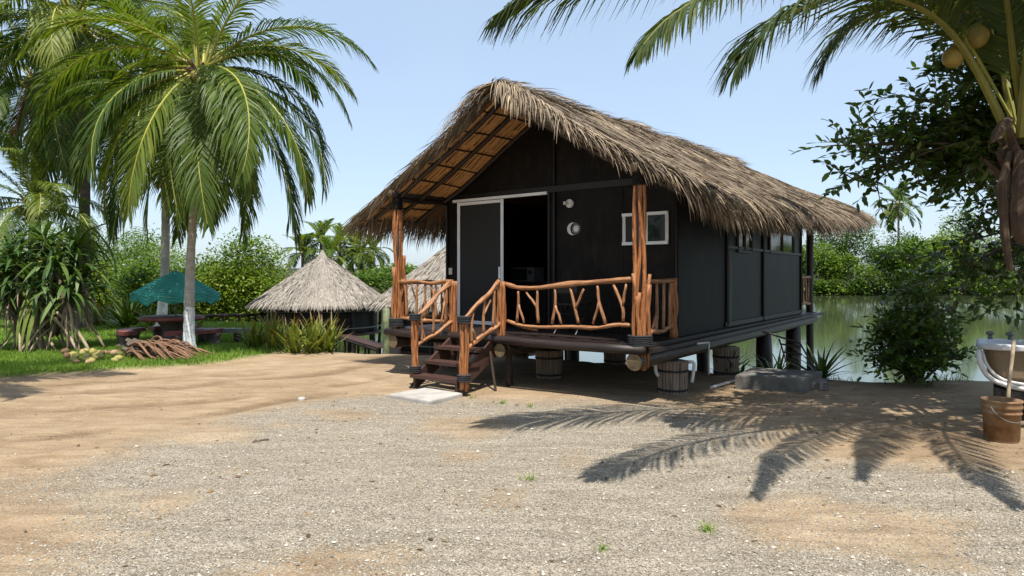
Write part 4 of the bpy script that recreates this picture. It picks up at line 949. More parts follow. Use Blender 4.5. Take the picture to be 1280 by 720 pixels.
for (px, py, dy) in ((1092, 415, 0), (1085, 440, -.2), (1110, 380, .2), (1120, 358, 0), (1142, 345, .1), (1150, 350, -.3), (1165, 340, .3), (1180, 380, 0), (1190, 420, -.2), (1200, 445, .1), (1105, 455, -.3), (1130, 425, -.5), (1160, 420, -.5), (1145, 390, -.4), (1175, 455, -.4), (1125, 395, .4), (1170, 400, .4), (1150, 455, -.5), (1112, 400, -.3), (1195, 395, .3), (1150, 372, -.3)):
    t_ = at(px, py, 10.1 + dy); sh.append(([bs_ + V3(rnd(-.15, .15), rnd(-.1, .1), .02), bs_.lerp(t_, .5) + V3(rnd(-.1, .1), rnd(-.1, .1), .1), t_], .022, 22))
leafy('bush', bs_, 'dark green bush on the edge of the bank between the cabin and the bathtub', 'bush', sh, [], mat='leaf_mid', tl=.42, leafL=.115, per=9, start=.3, drp=.2, twr=.005)

def cloud(lv, c, r, n, sz, base_u=.5, flat=.6):
    """leaf clumps spread through a lumpy crown of several lobes"""
    lobes = [(V3(0, 0, 0), 1.0)]
    for i in range(9):
        t = rnd(0, 2 * PI); e = rnd(-.3, 1.2); lobes.append((V3(math.cos(t) * math.cos(e) * .62 * r[0], math.sin(t) * math.cos(e) * .62 * r[1], math.sin(e) * .62 * r[2]), rnd(.35, .6)))
    tone_ = [rnd(-.2, .2) for _ in lobes]
    for k in range(n):
        li = random.randrange(len(lobes)); lc, ls = lobes[li]; d = V3(random.gauss(0, 1), random.gauss(0, 1), random.gauss(.25, 1)).normalized(); q = random.random() ** .35
        bump = 1 + .25 * noise.noise(d * 2.5 + lc)
        p = c + lc + V3(d.x * r[0], d.y * r[1], d.z * r[2]) * (ls * q * bump); u = min(1, max(0, base_u + tone_[li] + random.gauss(0, .16)))
        nd = V3(random.gauss(0, .8), random.gauss(0, .8), random.gauss(-.1, .5)); leaf(lv, p, nd, sz * rnd(.7, 1.4), sz * rnd(.4, .7), u)
# far mangrove wood along the whole far shore (one mass)
lv = MB()
x = -70.0
while x < 135:
    fy = far_y(x); near_ = fy < 50; step = 3.2 if near_ else 5.2
    for row in range(2):
        y = fy + 2.5 + row * (4 if near_ else 6) + rnd(-.8, .8); h = (random.choice((1.9, 2.6, 3.0, 3.4, 4.3)) * rnd(.9, 1.1) if near_ else rnd(3.4, 5.2)) * (1 + .25 * row)
        if -24 < x < 6 and not near_: h *= .62
        if x > 34: h = random.choice((4.8, 6.0, 7.0, 8.4)) * rnd(.92, 1.08) * (1 + .22 * row)
        hid = (4 < x < 34)
        n_ = (5200 if x > -34 else 900) if near_ else ((1900 if x < 34 else 3600) if not hid else 700)
        cloud(lv, V3(x + rnd(-.8, .8), y, h * .52 - .4), (step * rnd(.7, .95), step * .75, h * .72), n_, (.125 if near_ else .38) * (1.4 if hid or x < -34 else 1), .44 + rnd(-.2, .2))
    for q in range(2):
        cloud(lv, V3(x + q * step * .5, fy + .4 + rnd(-.3, .3), WATER_Z + .8), (step * .45, 1.2, rnd(1.1, 1.7) if near_ else rnd(1.8, 2.8)), 520 if near_ else 420, .14 if near_ else .40, .38 + rnd(-.12, .12))
    x += step
solo('mangrove_forest', lv, M['leaf_bright'], (0, 0, 0), kind='stuff')
# trees behind the viewpoint, seen only as reflections in the panes
lv = MB()
for i in range(17): cloud(lv, V3(-62 + i * 5.2 + rnd(-1, 1), -15 + max(0, 8 - i) * 1.4 + rnd(-2, 2), 3.0), (3.4, 2.5, rnd(3.5, 5.5)), 1100, .55, .40)
solo('tree_belt_foliage', lv, M['leaf_bright'], (0, 0, 0), kind='stuff')
# the big rounded trees between umbrella and first palapa
def round_tree(label, px, y, ztop, rx, n, u):
    b = at(px, 345, y); b.z = WATER_Z + .2 if y < far_y(b.x) else .1; o = thing('mangrove_tree', b, label, 'tree', 'mangrove trees behind the jetty'); w_ = MB()
    for k in range(5):
        t = 2 * PI * k / 5; w_.tube(smooth_path([b + V3(math.cos(t) * .5, math.sin(t) * .5, -.8), b + V3(0, 0, .8), b + V3(math.cos(t) * rx * .4, math.sin(t) * rx * .4, ztop * .6)], 6), [.06, .07, .08, .06, .05, .04, .03], 5)
    part('trunk', w_, M['bark'], o); l_ = MB(); cloud(l_, b + Z * (ztop * .42), (rx, rx * .8, ztop * .66), n, .15, u); part('crown', l_, M['leaf_bright'], o)
round_tree('big rounded green tree just left of the pointed palapa roof', 312, 29.0, 3.9, 2.5, 15000, .56)
round_tree('green mangrove tree behind the umbrella and the palm trunk', 215, 30.0, 3.2, 3.2, 12000, .40)
round_tree('yellowish green tree behind the lawn right of the screw pine', 140, 32.0, 3.3, 3.0, 11000, .64)
# distant palms
for (px, py, y, lab) in ((401, 302, 74, 'tallest of the distant palms above the palapa peak'), (378, 318, 72, 'distant palm left of the palapa peak beside the rounded tree'), (425, 305, 78, 'distant palm right of the palapa peak with an open crown'), (441, 310, 80, 'distant palm under the left corner of the thatched roof'), (452, 318, 74, 'distant palm partly hidden by the hanging roof thatch'), (412, 322, 70, 'low distant palm directly behind the palapa peak'), (466, 316, 79, 'distant palm seen below the hanging roof thatch'), (1123, 256, 104, 'lone distant palm above the far bank right of the cabin')):
    t_ = at(px, py, y); palm(lab, [V3(t_.x + rnd(-.5, .5), y, 0), V3(t_.x, y, t_.z * .5), t_], .22, .14, far_crown(22, int(px)), 'trunk', 0, 'distant palms beyond the lagoon', sc=(.85 if px < 1000 else 1.3), far=True)
# ------------------------------------------------------------------ palapas and jetty
def palapa(label, c, R_, z_e, z_a, z_d, posts, ns, tone0=.5, seed=1):
    o = thing('palapa', V3(c[0], c[1], WATER_Z), label, 'palapa', None); m = MB(); n = 28; cx, cy = c
    ring_ = [(cx + R_ * math.cos(2 * PI * i / n), cy + R_ * math.sin(2 * PI * i / n), z_e) for i in range(n)]
    for i in range(n):
        j = (i + 1) % n; m.poly([ring_[i], ring_[j], (cx, cy, z_a)]); m.poly([(ring_[j][0], ring_[j][1], z_e - .12), (ring_[i][0], ring_[i][1], z_e - .12), (cx, cy, z_a - .15)], None, 0); m.poly([ring_[j], ring_[i], (ring_[i][0], ring_[i][1], z_e - .12), (ring_[j][0], ring_[j][1], z_e - .12)])
    part('roof_bed', m, M['palapa_base'], o); t = MB(); H = z_a - z_e; sl = math.hypot(R_, H)
    for k in range(ns):
        s = math.sqrt(random.random()) * 1.0; f = 2 * PI * random.random(); r = R_ * s; dirn = V3(math.cos(f) * R_ / sl, math.sin(f) * R_ / sl, -H / sl); tang = V3(-math.sin(f), math.cos(f), 0)
        p = V3(cx + math.cos(f) * r, cy + math.sin(f) * r, z_a - H * s + rnd(0, .06)); u = min(1, max(0, tone0 + .10 * noise.noise(V3(f * 2, s * 3, seed)) + .06 * math.sin(s * 60) + random.gauss(0, .13)))
        strand(t, p, dirn + tang * random.gauss(0, .10) + Z * .02, rnd(.2, .36), rnd(.02, .036), .15 if s < .93 else .7, u, 3)
    part('thatch', t, M['palapa_thatch'], o); m = MB(); m.lathe((cx, cy, z_a - .12), [(.20, 0), (.14, .12), (.07, .24), (.05, .30)], 10); part('finial', m, M['palapa_base'], o)
    for i in range(posts):
        a = 2 * PI * (i + .5) / posts; x, y = cx + math.cos(a) * R_ * .84, cy + math.sin(a) * R_ * .84; m = MB(); m.tube(wavy((x, y, -2.2), (x, y, z_e + .1), .02, 6), .06, 7); part('post', m, M['dark_wood'], o)
    m = MB(); m.lathe((cx, cy, z_d - .1), [(R_ * .86, 0), (R_ * .86, .1), (.05, .11)], 24); part('deck', m, M['stair_wood'], o)
    m = MB(); rr = R_ * .80
    m.lathe((cx, cy, z_d + .02), [(rr, 0), (rr, z_e - z_d + .05)], 24); part('net_wall', m, M['interior'], o)
    for zz in (z_d + (z_e - z_d) * .78, z_d + .2):
        m = MB(); pts = [V3(cx + math.cos(2 * PI * i / 30) * R_ * .87, cy + math.sin(2 * PI * i / 30) * R_ * .87, zz) for i in range(31)]; m.tube(pts, .022, 5, cap=False); part('rail', m, M['grey_metal'], o)
    return o
pA = at(403, 345, 26); palapa('round grey palapa with a pointed thatch roof standing over the lagoon', (pA.x, pA.y), 2.68, .56, 2.50, -.52, 12, 15000, .5, 1)
pB = at(598, 345, 21.5); palapa('second palapa mostly hidden behind the cabin porch', (pB.x, pB.y), 3.45, .76, 3.40, -.60, 14, 19000, .54, 5)
def jetty(label, p0, p1, wd, zd, rail_h, n, group=None):
    p0, p1 = Vector(p0), Vector(p1); o = thing('jetty', V3(p0.x, p0.y, WATER_Z), label, 'jetty', group); d = (p1 - p0); L = d.length; t = d.normalized(); s = V3(-t.y, t.x, 0); m = MB(); k = int(L / .16)
    for i in range(k): m.box(p0 + t * (L * (i + .5) / k) + Z * zd, (.14, wd, .04), (t, s, Z))
    part('boardwalk', m, M['stair_wood'], o)
    for sg in (-1, 1):
        q = s * (sg * wd * .46); m = MB(); m.tube(wavy(p0 + q + Z * (zd - .07), p1 + q + Z * (zd - .07), .01, 6), .05, 6); part('bearer', m, M['dark_wood'], o)
        for i in range(n + 1):
            b = p0 + d * (i / n) + q; m = MB(); m.tube([b + Z * -2.2, b + Z * (zd - .02)] if sg < 0 or not rail_h else [b + Z * -2.2, b + Z * zd, b + Z * (zd + rail_h)], .045, 6); part('post', m, M['dark_wood'], o)
    if rail_h:
        q = s * (wd * .46); m = MB(); m.tube(wavy(p0 + q + Z * (zd + rail_h), p1 + q + Z * (zd + rail_h), .012, 9), .055, 7); part('handrail', m, M['dark_wood'], o)
    return o
j0, j1 = at(236, 345, 23.5), at(352, 345, 25.0)
jetty('dark wooden jetty with a log handrail behind the picnic table', (j0.x, j0.y, 0), (j1.x - .3, j1.y, 0), 1.0, -.62, .78, 5)
k0, k1 = at(428, 345, 23.0), at(481, 345, 19.0)
jetty('weathered boardwalk linking the two palapas above the green water', (k0.x, k0.y, 0), (k1.x, k1.y, 0), .5, -.44, 0, 4)
m = MB(); g_ = at(483, 440, 15.5); m.tube(wavy((g_.x, g_.y, -2.0), (g_.x, g_.y, EYE - 40 / FOC * 15.5), .012, 9), [.085 * (1.08 if i % 2 else 1) for i in range(9)], 9)
M['green_bamboo'] = mat_surface('green_bamboo', (.05, .075, .03), (.22, .24, .13), rough=.6, scale=6, bump=.2)
solo('bamboo_post', m, M['green_bamboo'], (g_.x, g_.y, -2.0), 'mossy green bamboo post in the water left of the cabin corner', 'post', smooth=True)
m = MB(); g2 = at(492, 440, 15.6); m.box((g2.x + .03, g2.y, -.55), (.24, .24, 2.85)); m.box((g2.x + .03, g2.y, .89), (.27, .27, .03)); solo('square_post', m, M['interior'], (g2.x + .03, g2.y, -2), 'thick dark square post beside the mossy bamboo post', 'post')

# ------------------------------------------------------------------ picnic table, umbrella
M['red_concrete'] = mat_surface('red_painted_concrete', (.12, .032, .026), (.25, .075, .06), rough=.55, scale=5, bump=.2)
M['grey_block'] = mat_surface('pedestal_concrete', (.07, .05, .045), (.16, .12, .105), rough=.85, scale=8, bump=.4)
tc_ = at(215, 433, 15.2); tz = ground_z(tc_.x, tc_.y); T = thing('picnic_table', (tc_.x, tc_.y, tz), 'dark red concrete picnic table on a round pedestal under the green umbrella', 'table')
m = MB(); m.lathe((tc_.x, tc_.y, tz + .55), [(.64, 0), (.68, .02), (.69, .06), (.66, .10), (.02, .105)], 28); part('tabletop', m, M['red_concrete'], T, True)
m = MB(); m.lathe((tc_.x, tc_.y, tz - .05), [(.34, 0), (.33, .12), (.24, .22), (.20, .35), (.24, .46), (.32, .60)], 20); part('pedestal', m, M['grey_block'], T, True)
def curved_bench(label, a0, a1, rin, rout, zt, mat, group='curved benches round the picnic table'):
    am = (a0 + a1) / 2; c = V3(tc_.x + math.cos(am) * (rin + rout) / 2, tc_.y + math.sin(am) * (rin + rout) / 2, tz); o = thing('bench', c, label, 'bench', group); m = MB(); n = 10
    for i in range(n):
        t0, t1 = lerp(a0, a1, i / n), lerp(a0, a1, (i + 1) / n); q = [V3(tc_.x + math.cos(t) * r, tc_.y + math.sin(t) * r, tz + zt) for t, r in ((t0, rin), (t0, rout), (t1, rout), (t1, rin))]; b = [p - Z * .085 for p in q]
        m.poly(q); m.poly(list(reversed(b))); m.poly([q[1], b[1], b[2], q[2]]); m.poly([q[3], b[3], b[0], q[0]])
        if i == 0: m.poly([q[0], b[0], b[1], q[1]])
        if i == n - 1: m.poly([q[2], b[2], b[3], q[3]])
    part('seat', m, M[mat], o)
    for t in (lerp(a0, a1, .2), lerp(a0, a1, .8)):
        r = (rin + rout) / 2; m = MB(); m.lathe((tc_.x + math.cos(t) * r, tc_.y + math.sin(t) * r, tz - .04), [(.18, 0), (.17, .08), (.13, .14), (.15, .22), (.18, zt - .05)], 14); part('leg', m, M['grey_block'], o, True)
curved_bench('curved red concrete bench left of the picnic table behind the dry fronds', math.radians(160), math.radians(240), .82, 1.12, .36, 'red_concrete')
curved_bench('curved red bench behind the picnic table on its far side', math.radians(85), math.radians(145), .82, 1.12, .36, 'red_concrete')
curved_bench('curved red bench half hidden by the white painted palm trunk', math.radians(-70), math.radians(12), .86, 1.16, .36, 'red_concrete')
m = MB(); bx = at(276, 424, 15.4); o_ = thing('plank_bench', (bx.x, bx.y, ground_z(bx.x, bx.y)), 'long grey weathered plank bench right of the white palm trunk', 'bench')
m.box((bx.x, bx.y, .36), (1.15, .32, .10)); part('seat', m, M['grey_metal'], o_)
for s in (-.42, .42): m = MB(); m.box((bx.x + s, bx.y, .15), (.12, .26, .32)); part('leg', m, M['dark_wood'], o_)
def mat_canopy():
    m, nt, out = new_mat('teal_canvas'); L = nt.links.new; tc = N(nt, 'ShaderNodeTexCoord'); sp = N(nt, 'ShaderNodeSeparateXYZ'); L(tc.outputs['UV'], sp.inputs[0])
    w = N(nt, 'ShaderNodeMath', operation='MULTIPLY'); L(sp.outputs[1], w.inputs[0]); w.inputs[1].default_value = 13; fr_ = N(nt, 'ShaderNodeMath', operation='FRACT'); L(w.outputs[0], fr_.inputs[0])
    r = ramp(nt, [(0, (.04, .40, .34)), (.72, (.05, .43, .37)), (.76, (.24, .58, .52)), (.92, (.24, .58, .52)), (.97, (.04, .40, .34))]); L(fr_.outputs[0], r.inputs[0])
    nz = N(nt, 'ShaderNodeTexNoise', Scale=4.0, Detail=5); L(tc.outputs['Object'], nz.inputs['Vector']); rr = ramp(nt, [(.3, (.7, .75, .75)), (.7, (1.25, 1.2, 1.2))]); L(nz.outputs['Fac'], rr.inputs[0])
    mu = N(nt, 'ShaderNodeMix', data_type='RGBA', blend_type='MULTIPLY'); mu.inputs['Factor'].default_value = 1; L(r.outputs[0], mu.inputs['A']); L(rr.outputs[0], mu.inputs['B'])
    p = N(nt, 'ShaderNodeBsdfPrincipled', Roughness=.7); L(mu.outputs['Result'], p.inputs['Base Color']); t = N(nt, 'ShaderNodeBsdfTranslucent'); L(mu.outputs['Result'], t.inputs[0]); mx = N(nt, 'ShaderNodeMixShader'); mx.inputs[0].default_value = .45
    L(p.outputs[0], mx.inputs[1]); L(t.outputs[0], mx.inputs[2]); L(mx.outputs[0], out.inputs[0]); return m
uc = at(220, 345, 15.2); za, ze, zv = EYE + 7 / FOC * 15.2, EYE - 21 / FOC * 15.2, EYE - 34 / FOC * 15.2; RU = .95
um = thing('umbrella', (tc_.x, tc_.y, tz), 'green teal striped umbrella standing over the picnic table', 'umbrella'); m = MB(); n = 8; rows = 8
def ucan(i, r):
    a = 2 * PI * i / 48 + .2; sag = 1 - .045 * abs(math.sin(a * 4 - .8)) * r; rr = RU * r * (1 - .035 * (1 - abs(math.cos(a * 4 - .8)))); return V3(uc.x + math.cos(a) * rr, uc.y + math.sin(a) * rr, lerp(za, ze, r ** 1.12) - .10 * r * (1 - abs(math.cos(4 * a - .8))) * .7)
for i in range(48):
    for j in range(rows):
        q = [ucan(i, j / rows), ucan(i, (j + 1) / rows), ucan(i + 1, (j + 1) / rows), ucan(i + 1, j / rows)]; m.poly(q, [(i / 6, j / rows), (i / 6, (j + 1) / rows), ((i + 1) / 6, (j + 1) / rows), ((i + 1) / 6, j / rows)])
    p, q = ucan(i, 1), ucan(i + 1, 1); d0 = .17 + .035 * math.sin(i * PI / 2); d1 = .17 + .035 * math.sin((i + 1) * PI / 2); m.poly([p, p - Z * d0, q - Z * d1, q], [(i / 6, 1), (i / 6, 1.2), ((i + 1) / 6, 1.2), ((i + 1) / 6, 1)])
part('canopy', m, mat_canopy(), um, True); m = MB(); m.tube([(uc.x, uc.y, tz + .655), (uc.x, uc.y, za + .04)], .022, 8); part('pole', m, M['grey_metal'], um)
for i in range(8):
    m = MB(); a = i * 6; m.tube([ucan(a, .06) - Z * .03, ucan(a, .98) - Z * .03], .009, 4); part('rib', m, M['grey_metal'], um)

# ------------------------------------------------------------------ husks and dry fronds on the lawn
HM = {k: mat_surface('husk_' + k, a, b, rough=.75, scale=7, bump=.4) for k, a, b in (('yellow', (.20, .18, .045), (.36, .31, .10)), ('brown', (.075, .04, .022), (.20, .12, .06)), ('tan', (.26, .18, .09), (.42, .31, .17)))}
for i in range(30):
    px = rnd(80, 150); py = rnd(447, 461); x = (px - 640) / FOC; y = FOC * EYE / (py - 345) ; X, Y = x * y, y; kd = random.choices(('yellow', 'brown', 'tan'), (5, 3, 3))[0]; m = MB(); z = ground_z(X, Y); r = rnd(.05, .075)
    m.blob((0, 0, 0), (r * 1.25, r, r), 1, rough=.3); 
    o = solo('coconut_husk', m, HM[kd], (0, 0, 0), {'yellow': 'yellow green coconut husk in the heap on the lawn edge', 'brown': 'dark brown old coconut husk in the heap on the lawn edge', 'tan': 'dry tan coconut husk in the heap on the lawn edge'}[kd], 'coconut husk', 'coconut husks heaped on the lawn', smooth=True)
    o.location = (X, Y, z + r * .7 + .02); o.rotation_euler = (rnd(-.3, .3), rnd(-.4, .4), rnd(0, 6))
hp = at(210, 449, 12.9); hz_ = ground_z(hp.x, hp.y); hp.z = hz_; H_ = thing('dry_frond_heap', hp, 'heap of brown dry palm fronds and a grey stump at the white trunk foot', 'frond heap')
m = MB()
for i in range(150):
    x0 = rnd(-.75, .1); y0 = rnd(-.35, .5); z0 = rnd(.02, .30) * max(.1, 1 - abs(x0 + .45) * 1.1); L = rnd(.5, .95); a = rnd(-.65, .0); pts = [hp + V3(x0, y0, max(.03, z0)), hp + V3(x0 + L * .35 * math.cos(a), y0 + L * .35 * math.sin(a), max(.03, z0 * 1.1 + rnd(0, .1))), hp + V3(x0 + L * .75 * math.cos(a), y0 + L * .75 * math.sin(a), max(.03, z0 * .5)), hp + V3(x0 + L * math.cos(a), y0 + L * math.sin(a), .02)]
    r = rnd(.008, .024); m.tube(smooth_path(pts, 8), [r] * 6 + [r * .8, r * .6, r * .3], 5, bump=.1)
M['dry_brown'] = mat_grain('dry_brown', [(.045, .022, .014), (.17, .09, .05), (.32, .19, .11)], rough=.85, su=2, sv=.7, bump=.4)
part('dry_frond', m, M['dry_brown'], H_, True); m = MB()
for i in range(26):
    a = rnd(-.5, .5); c = hp + V3(-.62 + rnd(-.12, .12), rnd(-.18, .18), rnd(.03, .3)); d = V3(.75, -.35 + a * .4, -.25 + rnd(-.1, .2)).normalized(); m.tube([c - d * .12, c + d * .14, c + d * rnd(.3, .5)], [rnd(.03, .055), rnd(.03, .05), .015], 5, bump=.2)
part('stump', m, M['bark'], H_)

# ------------------------------------------------------------------ screw pine and sword-leaved plants
M['strap'] = mat_leaf('strap_leaf', [(0, (.022, .055, .012)), (.5, (.055, .11, .02)), (.85, (.11, .165, .03)), (1, (.20, .22, .04))], rough=.48, trans=.25, spec=.35, objvar=0)
M['dry_strap'] = mat_leaf('dry_strap_leaf', [(0, (.12, .085, .055)), (.5, (.30, .23, .155)), (1, (.48, .39, .28))], rough=.8, trans=.15, objvar=0, tint=(1.1, 1, .7))
M['sword'] = mat_leaf('sword_leaf', [(0, (.07, .11, .014)), (.5, (.16, .20, .03)), (.8, (.27, .27, .06)), (1, (.42, .31, .14))], rough=.45, trans=.3, objvar=.2, tipc=(.20, .075, .04))
M['sword_green'] = mat_leaf('sword_leaf_green', [(0, (.035, .075, .012)), (.6, (.09, .145, .022)), (1, (.2, .23, .04))], rough=.45, trans=.3, objvar=.2)
def arch_leaf(mb, p, az, e0, bend, L, w, u, n=7, crease=None):
    e = e0; q = [Vector(p)]; h = V3(math.cos(az), math.sin(az), 0)
    for i in range(n):
        q.append(q[-1] + (h * math.cos(e) + Z * math.sin(e)) * (L / n)); e -= bend / n * (1 if crease is None else (3.2 if i == crease else .35)); e = max(e, -1.5)
    sd = V3(-h.y, h.x, 0); sd = (sd + Z * rnd(-.3, .3)).normalized(); mb.ribbon(q, [w * k for k in [.8] + [1] * (n - 3) + [.8, .5, .05]], sd, u)
pn = at(52, 432, 14.0); pn.z = ground_z(pn.x, pn.y); S_ = thing('screw_pine', pn, 'wide screw pine with drooping dark strap leaves and pale stilt roots', 'screw pine'); gl = MB(); dl = MB(); rt = MB(); st_ = MB()
heads = [(-.75, .1, 1.35), (-.35, -.25, 1.75), (.05, .1, 2.05), (.45, -.2, 1.8), (.8, .1, 1.45), (-.9, .3, 1.95), (-.2, .35, 2.3), (.6, .3, 2.15), (-1.1, -.1, 1.6), (.15, -.35, 1.3), (-.5, -.35, 1.1), (.75, -.3, 1.15)]
for (hx, hy, hz2) in heads:
    c = pn + V3(hx, hy, hz2); st_.tube(smooth_path([pn + V3(hx * .35, hy * .3, .3), pn + V3(hx * .7, hy * .7, hz2 * .6), c], 6), .06, 7)
    for i in range(46):
        az = i * 2.4 + rnd(-.2, .2); k = i / 46; arch_leaf(gl, c + Z * rnd(-.1, .12), az, lerp(1.35, -.15, k) + rnd(-.15, .15), rnd(1.3, 2.3), rnd(.75, 1.15), rnd(.05, .08), min(1, max(0, .42 + random.gauss(0, .22))), 8, random.choice((None, None, 2, 3, 4)))
    for i in range(12): arch_leaf(dl, c - Z * rnd(.05, .3), rnd(0, 6.3), rnd(-1.2, -.2), 1.0, rnd(.6, 1.0), rnd(.035, .06), random.random(), 6)
for i in range(34):
    a = rnd(0, 6.3); r = rnd(.35, 1.45); z0 = rnd(.5, 1.15); x0 = rnd(-.6, .6); p0 = pn + V3(x0, rnd(-.3, .3), z0); p1 = pn + V3(x0 * .6 + math.cos(a) * r * .8, math.sin(a) * .55 * r, -.04); rt.tube(smooth_path([p0, p0.lerp(p1, .5) + Z * .1, p1], 6), rnd(.016, .030), 6, bump=.05)
for i in range(3): arch_leaf(gl, pn + V3(.1 + .1 * i, -.45, 1.25 - .1 * i), -1.5, -.9, .7, 1.2, .09, .9, 6)
for (x0, x1) in ((-.9, -1.45), (-.75, -1.3), (.5, 1.35), (.3, 1.1)):
    rt.tube(smooth_path([pn + V3(x0, -.3, .85), pn + V3(lerp(x0, x1, .6), -.4, .45), pn + V3(x1, -.45, -.03)], 6), .034, 6, bump=.05)
M['root'] = mat_grain('stilt_root', [(.12, .085, .055), (.34, .26, .17), (.48, .39, .27)], rough=.8, su=2, sv=1, bump=.3)
part('leaf', gl, M['strap'], S_); part('dry_leaf', dl, M['dry_strap'], S_); part('stilt_root', rt, M['root'], S_, True); part('stem', st_, M['bark'], S_, True)
def sword_plant(label, px, py, y, n, L, w, mat, group, lo=.75):
    b = at(px, py, y); b.z = ground_z(b.x, b.y) - .03; m = MB()
    for i in range(n):
        az = i * 2.4 + rnd(-.3, .3); k = i / n; arch_leaf(m, b + V3(rnd(-.14, .14), rnd(-.1, .1), 0), az, lerp(1.5, lo, k) + rnd(-.15, .15), rnd(.1, .9), L * rnd(.65, 1.1), w * rnd(.7, 1.2), min(1, max(0, .45 + random.gauss(0, .25))), 6)
    solo('sword_leaf_plant', m, M[mat], b, label, 'plant', group)
for px, lab in ((318, 'sword leaved plant nearest the plank bench with reddish leaf tips'), (342, 'sword leaved plant second from the plank bench on the lawn bank'), (366, 'full sword leaved plant in front of the palapa roof middle'), (388, 'tall sword leaved plant with yellow leaves beside the sandy drive'), (408, 'rightmost sword leaved plant of the row below the palapa eave')):
    sword_plant(lab, px, 438, 14.0 + rnd(-.15, .25), 46, .98 if px > 330 else .85, .052, 'sword', 'sword leaved plants below the palapa')
sword_plant('low yellow green sword plant beside the white boulder', 124, 416, 20.8, 46, .9, .07, 'sword', 'sword leaved plants at the back of the lawn', .5)
sword_plant('big dark sword leaved plant left of the pale trunk', 160, 418, 20.0, 90, 1.35, .075, 'sword_green', 'sword leaved plants at the back of the lawn', .35)
sword_plant('green sword leaved plant behind the red picnic table', 190, 412, 19.5, 46, 1.0, .06, 'sword_green', 'sword leaved plants at the back of the lawn', .5)
sword_plant('reddish sword plant seen between umbrella pole and white trunk', 246, 428, 17.0, 30, .9, .05, 'sword', 'sword leaved plants at the back of the lawn', .6)
bd = at(106, 404, 20.5); bd.z = ground_z(bd.x, bd.y); m = MB(); m.blob(bd + Z * .18, (.26, .22, .27), 2, rough=.25); solo('boulder', m, M['pale_stone'], bd, 'rounded white boulder right of the screw pine roots', 'boulder', smooth=True)

# ------------------------------------------------------------------ around the cabin
def slab(mb, quad, z0, z1):
    b = [V3(p[0], p[1], z0) for p in quad]; t = [V3(lerp(p[0], sum(q[0] for q in quad) / 4, .012), lerp(p[1], sum(q[1] for q in quad) / 4, .012), z1) for p in quad]; t2 = [V3(p[0], p[1], z1 - .015) for p in quad]; mb.poly(t)
    for i in range(4): j = (i + 1) % 4; mb.poly([b[i], b[j], t2[j], t2[i]]); mb.poly([t2[i], t2[j], t[j], t[i]])
def gp(px, py, z=0): y = FOC * (EYE - z) / (py - 345); return V3((px - 640) / FOC * y, y, z)
m = MB(); q = [gp(485, 493.5, .05), gp(538, 502, .05), gp(578, 492, .05), gp(536, 484, .05)]; slab(m, q, -.05, .055); c = sum((Vector(p) for p in q), V3(0, 0, 0)) / 4; c.z = 0
solo('step_slab', m, M['pale_stone'], c, 'pale stone slab on the sand at the foot of the stairs', 'slab')
m = MB(); q = [gp(919, 469, .19), gp(1008, 474, .19), gp(1028, 464, .19), gp(940, 459, .19)]; slab(m, q, -.1, .19); c = sum((Vector(p) for p in q), V3(0, 0, 0)) / 4; c.z = 0
solo('concrete_slab', m, M['concrete'], c, 'low grey concrete slab on the ground by the cabin side', 'slab')
m = MB(); b = gp(1027, 487); m.box(b + V3(0, .17, .055), (.30, .42, .11), (V3(.93, -.36, 0), V3(.36, .93, 0), Z)); solo('concrete_block', m, M['concrete'], b, 'small mossy concrete block at the right end of the slab', 'block')
m = MB(); a_, b_ = gp(889, 486), gp(918, 478); m.tube([a_ + Z * .02, b_ + Z * .025], .022, 8); solo('loose_pipe', m, M['white_plastic'], a_, 'short loose white pipe lying on the ground beside the slab', 'pipe')
fm = MB(); F = thing('metal_frame', gp(985, 462, .19), 'dark metal step frame leaning on the concrete slab under the deck', 'metal frame')
for ctrl in (([at(952, 414, 10.3), at(1000, 429, 10.1)]), ([at(974, 424, 10.3), at(986, 484 - 22, 9.95)]), ([at(1000, 429, 10.1), at(1020, 486 - 22, 9.9)]), ([at(978, 440, 10.2), at(1003, 443, 10.1)]), ([at(983, 446, 10.15), at(1008, 462, 9.95)]), ([at(976, 430, 10.25), at(1001, 434, 10.1)])):
    fm.tube(ctrl, .014, 6)
part('frame', fm, M['dark_wood'], F)
m = MB(); ap = gp(1002, 462, 0); ap = V3(4.98, 10.45, 0); ap.z = ground_z(ap.x, ap.y)
for i in range(34): arch_leaf(m, ap, i * 2.4, lerp(1.35, .1, i / 34), rnd(.2, .7), rnd(.5, .8), rnd(.045, .065), min(1, max(0, .4 + random.gauss(0, .2))), 5)
solo('agave_plant', m, M['strap'], ap, 'spiky green rosette plant on the bank under the cabin rear corner', 'plant')
for (x, y, lab) in ((3.75, 11.0, 'dark low plant with long leaves in the shade under the cabin beside the slab'), (4.35, 10.75, 'narrow leaved plant behind the metal step frame')):
    m = MB(); z = ground_z(x, y)
    for i in range(40): arch_leaf(m, V3(x + rnd(-.12, .12), y + rnd(-.1, .1), z), i * 2.4, lerp(1.4, .2, i / 40), rnd(.3, 1.0), rnd(.4, .65), rnd(.03, .05), min(1, max(0, .4 + random.gauss(0, .2))), 5)
    solo('bank_plant', m, M['strap'], V3(x, y, z), lab, 'plant')
